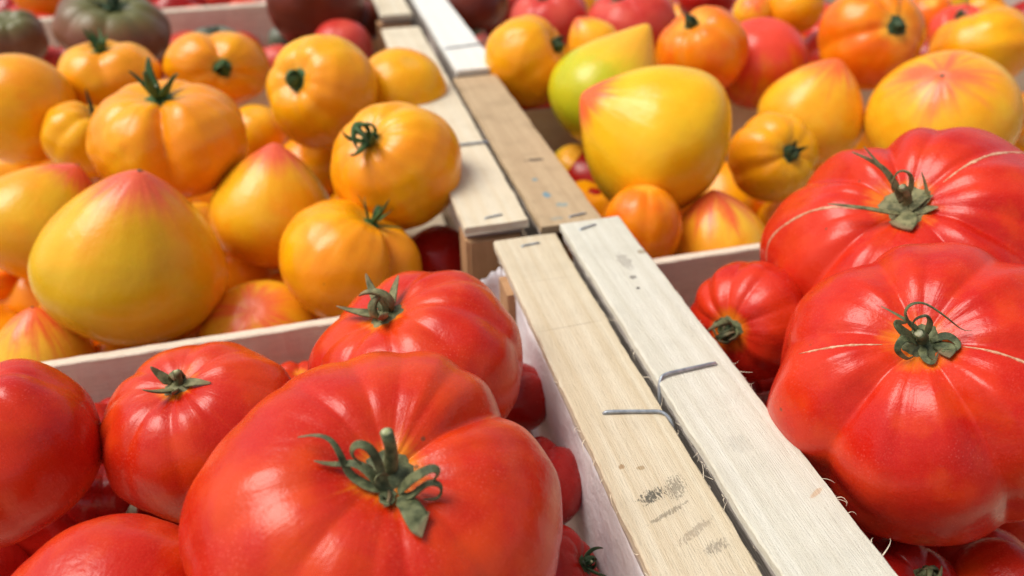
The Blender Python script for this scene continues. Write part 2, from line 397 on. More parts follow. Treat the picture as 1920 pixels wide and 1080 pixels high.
def surf_strip(root, sh, pts, w0, name='corky_crack', mat=None, lift=.00012):
    """thin raised corky line laid on the skin; pts = (theta, azimuth) in degrees"""
    Q = catmull([(math.radians(a), math.radians(b), 0) for a, b in pts], 48); m = len(Q); rg = random.Random(len(pts))
    P = sh.ev(Q[:, 0], Q[:, 1]); E = 1e-3
    dt = sh.ev(Q[:, 0]+E, Q[:, 1])-P; dp = sh.ev(Q[:, 0], Q[:, 1]+E)-P
    N = np.cross(dt, dp); N /= np.linalg.norm(N, axis=1)[:, None]
    T = np.gradient(P, axis=0); T /= np.linalg.norm(T, axis=1)[:, None]; Bv = np.cross(N, T)
    V, Fc, ed = [], [], []
    for i in range(m):
        u = i/(m-1); ww = w0*max(.12, math.sin(math.pi*min(1, u*1.02))**.5)*(.85+.22*math.sin(i*.55)+.12*math.sin(i*1.3+1)+.08*rg.random())
        for c, hgt in ((-.5, -.0004), (-.3, lift), (0, lift*1.6), (.3, lift), (.5, -.0004)):
            V.append(P[i]+Bv[i]*c*ww+N[i]*hgt); ed.append(1.0 if abs(c) > .25 else 0.0)
    for i in range(m-1):
        for c in range(4):
            a = i*5+c; Fc.append((a, a+1, a+6, a+5))
    link(name, mesh(name, V, Fc, True, {'edge': ed}), mat or MCORK, root)

def blossom_scar(root, sh, r=.035):
    V, Fc = [], []
    for j in range(10):
        a = j/10*2*math.pi; p = sh.ev(np.array([r*(1+.3*math.sin(3*a))]), np.array([a]))[0]; V.append(p+np.array([0, 0, .0002]))
    V.append(sh.ev(np.array([0.]), np.array([0.]))[0]+np.array([0, 0, .0008]))
    for j in range(10): Fc.append((j, (j+1) % 10, 10))
    link('blossom_scar', mesh('blossom_scar', V, Fc, True), MSCAR, root)

# ------------------------------------------------------------------ wood
def wood_mat(name, c1, c2, grain=.35, fine=.5, spots=(), dirt=.15, rough=.75, layers=False, axis=1, bump=.0005):
    """spots: (x, y, rx, ry, rotation, strength, colour, noise scale) in the part's own metres"""
    k = NT(name); tc = k.n('ShaderNodeTexCoord').outputs['Object']
    sc_ = [700, 700, 700]; sc_[axis] = 16
    g1 = k.noise(k.vmap(tc, tuple(v*.35 for v in sc_)), 1, 4, .6, .4)
    s2 = [2600, 2600, 2600]; s2[axis] = 130
    g2 = k.noise(k.vmap(tc, tuple(s2)), 1, 3, .6)
    bl = k.noise(tc, 45, 3, .6)
    c = k.mix(k.ramp(g1, .3, .72), c1, c2)
    c = k.mix(k.math('MULTIPLY', k.ramp(g2, .52, .75), grain), c, tuple(v*.62 for v in c2))
    c = k.mix(k.math('MULTIPLY', k.ramp(g2, .25, .42, 1, 0), fine*.5), c, tuple(min(1, v*1.2+.03) for v in c1))
    c = k.mix(k.math('MULTIPLY', k.ramp(bl, .45, .75), dirt), c, (c2[0]*.6, c2[1]*.58, c2[2]*.55))
    v2 = k.n('ShaderNodeTexVoronoi'); k.l(k.vmap(tc, (1, .6, 1)), v2.inputs['Vector']); v2.inputs['Scale'].default_value = 190
    sp = k.math('MULTIPLY', k.ramp(v2.outputs['Distance'], .03, .09, 1, 0), k.ramp(k.noise(tc, 90, 1), .56, .62))
    c = k.mix(k.math('MULTIPLY', sp, .65), c, (.14, .10, .06))
    for (x, y, rx, ry, rot, st, colr, nsc) in spots:
        mp = k.n('ShaderNodeMapping'); mp.vector_type = 'TEXTURE'; k.l(tc, mp.inputs[0])
        mp.inputs['Location'].default_value = (x, y, 0); mp.inputs['Rotation'].default_value = (0, 0, math.radians(rot)); mp.inputs['Scale'].default_value = (rx, ry, 1)
        sx = k.n('ShaderNodeSeparateXYZ'); k.l(mp.outputs[0], sx.inputs[0])
        d2 = k.math('ADD', k.math('MULTIPLY', sx.outputs[0], sx.outputs[0]), k.math('MULTIPLY', sx.outputs[1], sx.outputs[1]))
        n_ = k.noise(k.vmap(tc, (nsc, nsc*.45, nsc)), 1, 4, .7)
        e = k.math('ADD', d2, k.math('MULTIPLY', k.math('SUBTRACT', n_, .5), -7.0 if nsc > 1000 else (-4.0 if nsc > 500 else -2.0)))
        c = k.mix(k.ramp(e, .25, .9, st, 0), c, colr)
    if layers:
        sx = k.n('ShaderNodeSeparateXYZ'); k.l(tc, sx.inputs[0])
        wv = k.math('SINE', k.math('MULTIPLY', sx.outputs[2], 4200))
        geo = k.n('ShaderNodeNewGeometry'); sn = k.n('ShaderNodeSeparateXYZ'); k.l(geo.outputs['Normal'], sn.inputs[0])
        side = k.ramp(k.math('ABSOLUTE', sn.outputs[2]), .3, .6, 1, 0)
        c = k.mix(k.math('MULTIPLY', k.math('MULTIPLY', k.ramp(wv, -.2, .8), side), .5), c, (.30, .24, .20))
    k.l(c, k.b.inputs['Base Color']); k.b.inputs['Roughness'].default_value = rough; k.b.inputs['Specular IOR Level'].default_value = .25
    hgt = k.math('ADD', k.math('MULTIPLY', g2, .8), k.math('ADD', k.math('MULTIPLY', g1, .5), k.math('MULTIPLY', k.noise(tc, 1500, 3, .7), .5)))
    bp = k.n('ShaderNodeBump'); bp.inputs['Strength'].default_value = .7; bp.inputs['Distance'].default_value = bump
    k.l(hgt, bp.inputs['Height']); k.l(bp.outputs[0], k.b.inputs['Normal'])
    return k.m

def beam(name, mat, parent, p0, p1, width, thick, upv=(0, 0, 1), jit=.0003, n=None, seed=0, bow=0.0, kind=None, taper=1.0):
    """plank from p0 to p1 (centre of its TOP face line) in its own frame: local Y along, local X across, local Z up; rough-sawn edges"""
    p0, p1 = Vector(p0), Vector(p1); L = (p1-p0).length; y = (p1-p0).normalized(); zz = Vector(upv); x = y.cross(zz).normalized(); zz = x.cross(y).normalized()
    n = n or max(6, int(L/.0035)); rg = np.random.default_rng(seed); bv = min(.0006, thick*.2)
    hw = width/2
    prof = [(-hw, -bv), (-hw+bv, 0), (-hw*.4, 0), (hw*.4, 0), (hw-bv, 0), (hw, -bv), (hw, -thick+bv), (hw-bv, -thick), (-hw+bv, -thick), (-hw, -thick+bv)]
    m = len(prof); ys = np.linspace(0, L, n+1)
    def smooth_noise(sc_):
        a = rg.normal(size=n+1); b = rg.normal(size=n+1)
        kx = np.exp(-np.linspace(-2, 2, 9)**2); kx /= kx.sum()
        return (a*.35+np.convolve(np.pad(b, 4, 'edge'), kx, 'valid')*1.6)*sc_
    eL, eR, tp = smooth_noise(jit*.55), smooth_noise(jit*.55), smooth_noise(jit*.3)
    V = []
    for i in range(n+1):
        f = 1+(taper-1)*i/n
        for q, (px, pz) in enumerate(prof):
            dx = eR[i] if px > hw*.6 else (eL[i] if px < -hw*.6 else 0)
            V.append((px*f+dx+rg.normal()*jit*.18, ys[i]+(rg.normal()*jit*.8 if i in (0, n) else 0), pz+tp[i]+rg.normal()*jit*.12+bow*math.sin(math.pi*i/n)))
    Fc = []
    for i in range(n):
        for q in range(m):
            a, b = i*m+q, i*m+(q+1) % m; Fc.append((a, a+m, b+m, b))
    Fc.append(tuple(range(m))); Fc.append(tuple(range(n*m, n*m+m))[::-1])
    me = mesh(name, V, Fc, False)
    o = link(name, me, mat, parent, kind=kind)
    M = Matrix(((x.x, y.x, zz.x, p0.x), (x.y, y.y, zz.y, p0.y), (x.z, y.z, zz.z, p0.z), (0, 0, 0, 1)))
    o.matrix_local = M
    return o

k = NT('galvanised_staple_wire'); tc = k.n('ShaderNodeTexCoord').outputs['Object']
k.l(k.mix(k.ramp(k.noise(tc, 400, 3), .4, .6), (.30, .33, .36), (.42, .45, .48)), k.b.inputs['Base Color']); k.b.inputs['Metallic'].default_value = .65; k.b.inputs['Roughness'].default_value = .42
MWIRE = k.m
def wire(parent, pts, r=.0007, name='staple', flat=1.0):
    P = catmull(pts, 10*(len(pts)-1)); m = len(P)
    v, f, a = ribbon(P, np.full(m, 2*r), np.full(m, 2*r*flat), 8, (0, 0, 1), 0.0)
    return link(name, mesh(name, v, f, True), MWIRE, parent)
def splinters(parent, segs, mat, seed=1, n=40, lmax=.006):
    """loose fibres torn from sawn edges; segs: (p0, p1, outward vector)"""
    rg = random.Random(seed); parts = []
    for q in range(n):
        p0, p1, ov = rg.choice(segs); u = rg.random(); p = np.array(p0)*(1-u)+np.array(p1)*u
        L = rg.uniform(.0015, lmax)*(rg.random()**.8+.2); d = np.array(ov)*rg.uniform(.2, .8)+np.array([rg.uniform(-.3, .3), rg.choice((-1, 1))*rg.uniform(.5, 1), rg.uniform(-.35, .5)])
        d /= np.linalg.norm(d); c = np.array([rg.uniform(-1, 1), rg.uniform(-1, 1), rg.uniform(-1, 1)])*L*.25
        P = np.array([p+d*L*t+c*math.sin(math.pi*t) for t in np.linspace(0, 1, 6)])
        wd = .00028*(1-np.linspace(0, .85, 6))*rg.uniform(.6, 1.4)
        parts.append(ribbon(P, wd, wd*.6, 4, (0, 0, 1), 0.0))
    V, Fc, A = merge(parts)
    return link('wood_fibres', mesh('wood_fibres', V, Fc, False), mat, parent, kind='stuff')

DK, BR = (.055, .055, .045), (.40, .24, .12)
W_A = wood_mat('cream_poplar_with_stamp', (.69, .60, .44), (.59, .475, .31), bump=.0009, spots=[
    (-0.0037, 0.2100, .0052, .0024, 20, .85, DK, 1500), (0.0048, 0.2115, .0052, .0032, 60, .6, (.12, .10, .07), 1900), (-0.0014, 0.2025, .0080, .0010, 18, .6, (.16, .13, .09), 1500),
    (0.0033, 0.1940, .0085, .0016, 25, .45, (.22, .16, .11), 1300), (0.0068, 0.1875, .0045, .0020, 15, .55, (.16, .13, .10), 1600),
    (-0.0087, 0.2240, .0016, .0014, 0, .8, (.34, .20, .09), 400), (-0.0027, 0.2220, .0017, .0012, 0, .7, (.34, .22, .10), 400),
    (0.0008, 0.3020, .017, .0003, 2, .5, (.30, .21, .13), 100), (0.0008, 0.3380, .017, .0003, -2, .35, (.30, .21, .13), 100)])
W_B = wood_mat('white_poplar', (.69, .665, .56), (.60, .565, .45), grain=.28, dirt=.14, bump=.0009, spots=[
    (0.0101, 0.1950, .0040, .0010, 25, .6, (.55, .33, .16), 500), (0.0026, 0.3370, .0035, .0080, 0, .5, (.25, .21, .17), 700), (0.0011, 0.3240, .0020, .0020, 0, .7, (.12, .10, .09), 700),
    (0.0131, 0.3430, .0030, .0026, 0, .75, (.30, .22, .13), 300), (0.0001, 0.3150, .0010, .0010, 0, .9, (.05, .04, .04), 300), (-0.0029, 0.2200, .0050, .0050, 0, .25, (.35, .32, .26), 900)])
W_C = wood_mat('pale_poplar', (.70, .62, .47), (.65, .54, .37), grain=.3, dirt=.3)
W_D = wood_mat('tan_weathered_slat', (.52, .38, .23), (.44, .31, .18), grain=.45, dirt=.4, spots=[
    (.0020, .0770, .0070, .0022, -5, .95, (.045, .035, .03), 250), (-.0045, .0520, .0020, .0022, 0, .6, (.05, .24, .32), 500), (-.0035, .0320, .0026, .0044, 0, .7, (.05, .25, .36), 500), (.001, .0190, .0040, .0030, 0, .5, (.08, .28, .34), 700),
    (-.006, .0060, .0040, .0020, 0, .35, (.10, .26, .30), 700)])
W_E = wood_mat('bleached_poplar', (.76, .755, .70), (.72, .70, .63), grain=.15, dirt=.08)
W_END = wood_mat('pinkish_end_board', (.84, .72, .57), (.74, .60, .45), axis=1, bump=.0009, grain=.6, dirt=.2, layers=False)
W_POST = wood_mat('brown_corner_post', (.52, .30, .15), (.42, .23, .11), grain=.7, dirt=.3)
W_SIDE = wood_mat('side_ply', (.58, .52, .47), (.50, .44, .39), grain=.4, layers=True)
W_FIB = wood_mat('torn_fibre', (.78, .68, .52), (.70, .58, .42))
W_TABLE = wood_mat('market_table', (.20, .13, .08), (.14, .09, .05), axis=0)

# ------------------------------------------------------------------ setting
k = NT('asphalt'); tc = k.n('ShaderNodeTexCoord').outputs['Object']
k.l(k.mix(k.ramp(k.noise(tc, 60, 4), .35, .65), (.04, .04, .04), (.07, .068, .065)), k.b.inputs['Base Color']); k.b.inputs['Roughness'].default_value = .9
g = link('ground', mesh('ground', [(-60, -60, 0), (60, -60, 0), (60, 60, 0), (-60, 60, 0)], [(0, 1, 2, 3)], False), k.m, loc=(0, 0, -.95), kind='structure')
tb = empty('market_table', (0.1, .5, -.93)); tag(tb, 'dark wooden market table carrying all the tomato crates', 'table')
for i in range(9):
    x = -.78+i*.19
    beam('table_board', W_TABLE, tb, (x+.09-.1+.005, -.75, .93-.118), (x+.09-.1+.005, 1.1, .93-.118), .184, .022, jit=.0002, n=12, seed=i)
for sx in (-.75, .85):
    for sy in (-.6, .95):
        beam('leg', W_TABLE, tb, (sx-.1, sy, 0.0), (sx-.1, sy, .93-.142), .05, .05, upv=(0, 1, 0), n=4, jit=.0002)

# ------------------------------------------------------------------ crates
def crate(label, x0, x1, y0, y1, zs, m_r, m_l, wr=.0312, right=True, left=True, r_span=None, endtop=-.026, endth=.0052, depth=.105, front_top=None, seed=0, stem_under=True, rz=0.0, m_end=None, y1e=None):
    root = empty('wooden_crate', (x0, y0, -.112)); tag(root, label, 'crate', 'open wooden crates packed side by side')
    off = Vector((-x0, -y0, .112)); A = lambda x, y, z: Vector((x, y, z))+off
    m_end = m_end or W_END; y1e = y1e if y1e is not None else y1-.0045
    th = .0042
    if right:
        ya, yb = r_span or (y0, y1)
        beam('top_slat', m_r, root, A(x1-wr/2, ya, zs), A(x1-wr/2, yb, zs), wr, th, seed=seed+1, jit=.0004)
        if stem_under:   # second ply layer just under the top slat, slightly recessed, as seen on the slat's flank
            beam('under_slat', W_SIDE, root, A(x1-wr/2-.0002, ya+.004, zs-th-.0004), A(x1-wr/2-.0002, yb-.003, zs-th-.0004), wr-.0026, .0036, seed=seed+2, jit=.0004)
        beam('side_board', W_SIDE, root, A(x1-.008, y0+.004, zs-th-.0054), A(x1-.008, y1-.004, zs-th-.0054), .004, .085, seed=seed+3)
    if left:
        beam('top_slat', m_l, root, A(x0+wr/2, y0, zs), A(x0+wr/2, y1, zs), wr, th, seed=seed+4, jit=.0004)
        beam('under_slat', W_SIDE, root, A(x0+wr/2-.0002, y0+.004, zs-th-.0004), A(x0+wr/2-.0002, y1-.003, zs-th-.0004), wr-.0026, .0036, seed=seed+2, jit=.0004)
        beam('side_board', W_SIDE, root, A(x0+.008, y0+.004, zs-th-.0054), A(x0+.008, y1-.004, zs-th-.0054), .004, .085, seed=seed+5)
    for yy, s_ in ((y0+.0065, 1), (y1e, 2)):
        et = front_top if (s_ == 1 and front_top is not None) else endtop
        beam('end_board', m_end, root, A(x0+.0125, yy, et), A(x1-.0125, yy, et), endth, .078+(et-endtop), seed=seed+5+s_)
    for px in (x0+.0235, x1-.0235):
        for py in (y0+.0185, y1-.0185):
            if (px > (x0+x1)/2 and not right) or (px < (x0+x1)/2 and not left): continue
            beam('corner_post', W_POST, root, A(px, py, -.108), A(px, py, zs-th-.0046), .019, .017, upv=(0, 1, 0), seed=seed+9, n=10)
    nb = 6; wy = (y1-y0-.02)/nb
    for i in range(nb):
        yy = y0+.01+wy*(i+.5)
        beam('floor_board', W_C, root, A(x0+.0135, yy, -.106), A(x1-.0135, yy, -.106), wy*.86, .0035, seed=seed+20+i, n=8)
    return root, A
CA, aA = crate('front left crate of red beefsteak tomatoes, cream right slat with black smudge', -.47, .1008, -.06, .3178, 0.0, W_A, W_C, seed=10, endtop=-.0275, y1e=.3115)
CB, aB = crate('front right crate of big red tomatoes with the whitest wide left slat', .1034, .66, -.06, .3180, .0042, W_B, W_B, seed=30, endtop=-.0238, endth=.0052, y1e=.3150, wr=.0310)
CC, aC = crate('middle left crate of golden tomatoes with pale slat ending at brown post', -.53, .0912, .3300, .700, .002, W_C, W_C, wr=.0335, front_top=-.052, seed=50, endtop=-.030, m_end=W_END)
CD, aD = crate('middle right crate of yellow tomatoes with tan ink-marked slat', .0950, .78, .3235, .556, .0012, W_D, W_D, wr=.0325, front_top=-.056, seed=70, endtop=-.028, endth=.003)
CE, aE = crate('far right crate of pink tomatoes with bleached white slat', .0985, .85, .5600, 1.06, .0050, W_E, W_E, wr=.032, front_top=-.05, seed=90, endtop=-.035)
CK, aK = crate('far left crate of dark brown and maroon tomatoes', -.56, .0920, .7450, .960, .0020, W_C, W_C, wr=.030, front_top=-.05, seed=110, endtop=-.0285)
CQ, aQ = crate('farthest left crate of orange red tomatoes at top of picture', -.62, .0920, .9650, 1.32, .0020, W_C, W_C, wr=.030, seed=130, endtop=-.030)
# broad brown block under the end of the middle left slat
beam('corner_post', W_POST, CC, aC(.0735, .3345, -.075), aC(.0735, .3345, -.0068), .0270, .0045, upv=(0, 1, 0), seed=5, n=10)
beam('corner_post', W_POST, CK, aK(.0780, .7480, -.075), aK(.0780, .7480, -.0068), .0240, .0045, upv=(0, 1, 0), seed=6, n=10)
for q in range(4):
    beam('wood_chip', W_C, CC, aC(.0880+.0012*q, .3318+.0005*q, -.003-.003*q), aC(.0895+.0011*q, .3330, -.011-.002*q), .0016, .0012, upv=(0, 1, .3), n=4, seed=q)
# staples: two long wires bridging the slats, and short end staples
wire(CB, [aB(*p) for p in ((.1271, .1992, .0030), (.1269, .1993, .0049), (.1210, .1990, .0051), (.1130, .1985, .0052), (.1065, .1978, .0053), (.1042, .1966, .0044), (.1030, .1945, .0015), (.1028, .1925, -.0030), (.1026, .1905, -.008))], .00068)
wire(CA, [aA(*p) for p in ((.0800, .1890, -.002), (.0803, .1890, .0007), (.0870, .1875, .0009), (.0950, .1855, .0008), (.0988, .1842, .0009), (.1007, .1820, .0003), (.1018, .1795, -.0020), (.1022, .1780, -.0070))], .00068)
def end_staple(par, A, xa, ya, xb, yb, z):
    wire(par, [A(xa, ya, z-.003), A(xa, ya, z+.0003), A((xa+xb)/2, (ya+yb)/2, z+.0006), A(xb, yb, z+.0003), A(xb, yb, z-.003)], .00055, flat=.6)
end_staple(CA, aA, .0815, .3085, .0905, .3095, 0.0)
end_staple(CB, aB, .1110, .3095, .1200, .3125, .0042)
end_staple(CC, aC, .0700, .3370, .0790, .3385, .002)
end_staple(CD, aD, .1120, .3285, .1210, .3300, .0012)
wire(CC, [aC(*p) for p in ((.0585, .4300, -.001), (.0590, .4300, .0024), (.0740, .4300, .0028), (.0900, .4300, .0028), (.0925, .4295, .0022), (.0930, .4290, -.003))], .0008)
wire(CE, [aE(*p) for p in ((.1000, .6150, .0030), (.1005, .6150, .0056), (.1150, .6170, .0057), (.1290, .6190, .0056), (.1295, .6190, .003))], .0008)
# loose fibres on the sawn edges
splinters(CA, [(aA(.0698, .06, -.0015), aA(.0698, .31, -.0015), (-1, 0, 0)), (aA(.1004, .08, -.001), aA(.1004, .31, -.001), (.6, 0, .2))], W_FIB, 3, 70)
splinters(CB, [(aB(.1345, .06, .002), aB(.1345, .31, .002), (1, 0, .1)), (aB(.1036, .1, -.002), aB(.1036, .31, .002), (-.6, 0, 0)), (aB(.1344, .10, .003), aB(.1344, .2, .003), (1, 0, .3))], W_FIB, 4, 80)
splinters(CC, [(aC(.06, .331, -.001), aC(.09, .331, -.001), (0, -1, 0)), (aC(.0912, .33, 0), aC(.0912, .5, 0), (.5, 0, 0))], W_FIB, 5, 20)

# paper lining of the front left crate: a creased sheet hanging inside the right wall, turning the far corner
k = NT('thin_white_lining_paper'); tc = k.n('ShaderNodeTexCoord').outputs['Object']
k.l(k.mix(k.ramp(k.noise(tc, 60, 4), .35, .65), (.72, .70, .72), (.80, .78, .79)), k.b.inputs['Base Color']); k.b.inputs['Roughness'].default_value = .6
k.b.inputs['Subsurface Weight'].default_value = 0.0
bp = k.n('ShaderNodeBump'); bp.inputs['Strength'].default_value = .6; bp.inputs['Distance'].default_value = .002
k.l(k.noise(tc, 120, 4, .6), bp.inputs['Height']); k.l(bp.outputs[0], k.b.inputs['Normal'])
MPAPER = k.m
rg = np.random.default_rng(8)
path = [(.0722, -.03), (.0722, .06), (.0722, .14), (.0722, .2), (.0722, .26), (.0718, .300), (.0700, .3065), (.064, .3078), (.055, .3080), (.047, .3078), (.042, .3078)]
PP_ = catmull([(x, y, 0) for x, y in path], 120); V, Fc = [], []; nz = 14
for i, p in enumerate(PP_):
    u = i/120; ztop = -.0058 if p[1] < .302 else -.008-.75*max(0, .0700-p[0])
    for j in range(nz+1):
        z = ztop+(-.105-ztop)*j/nz; wob = (.0009*math.sin(i*.23+j*.5)+.0004*math.sin(i*.7-j*.3+2))*(j/nz)**.5+rg.normal()*.00015
        inw = -(.0006+.004*(j/nz)**2)
        if p[1] < .303: V.append((p[0]+wob+inw, p[1], z+.0006*math.sin(i*.5)))
        else: V.append((p[0]+inw*.6, min(p[1]+wob*.6-.0012+inw*.3, .3085), z+.0008*math.sin(i*.8)))
for i in range(120):
    for j in range(nz):
        a = i*(nz+1)+j; Fc.append((a, a+1, a+nz+2, a+nz+1))
o = link('lining_paper', mesh('lining_paper', V, Fc, True), MPAPER)
md = o.modifiers.new('thickness', 'SOLIDIFY'); md.thickness = .00015; md.offset = 0
tag(o, 'thin white lining paper hanging inside the front left crate beside the cream slat', 'paper')

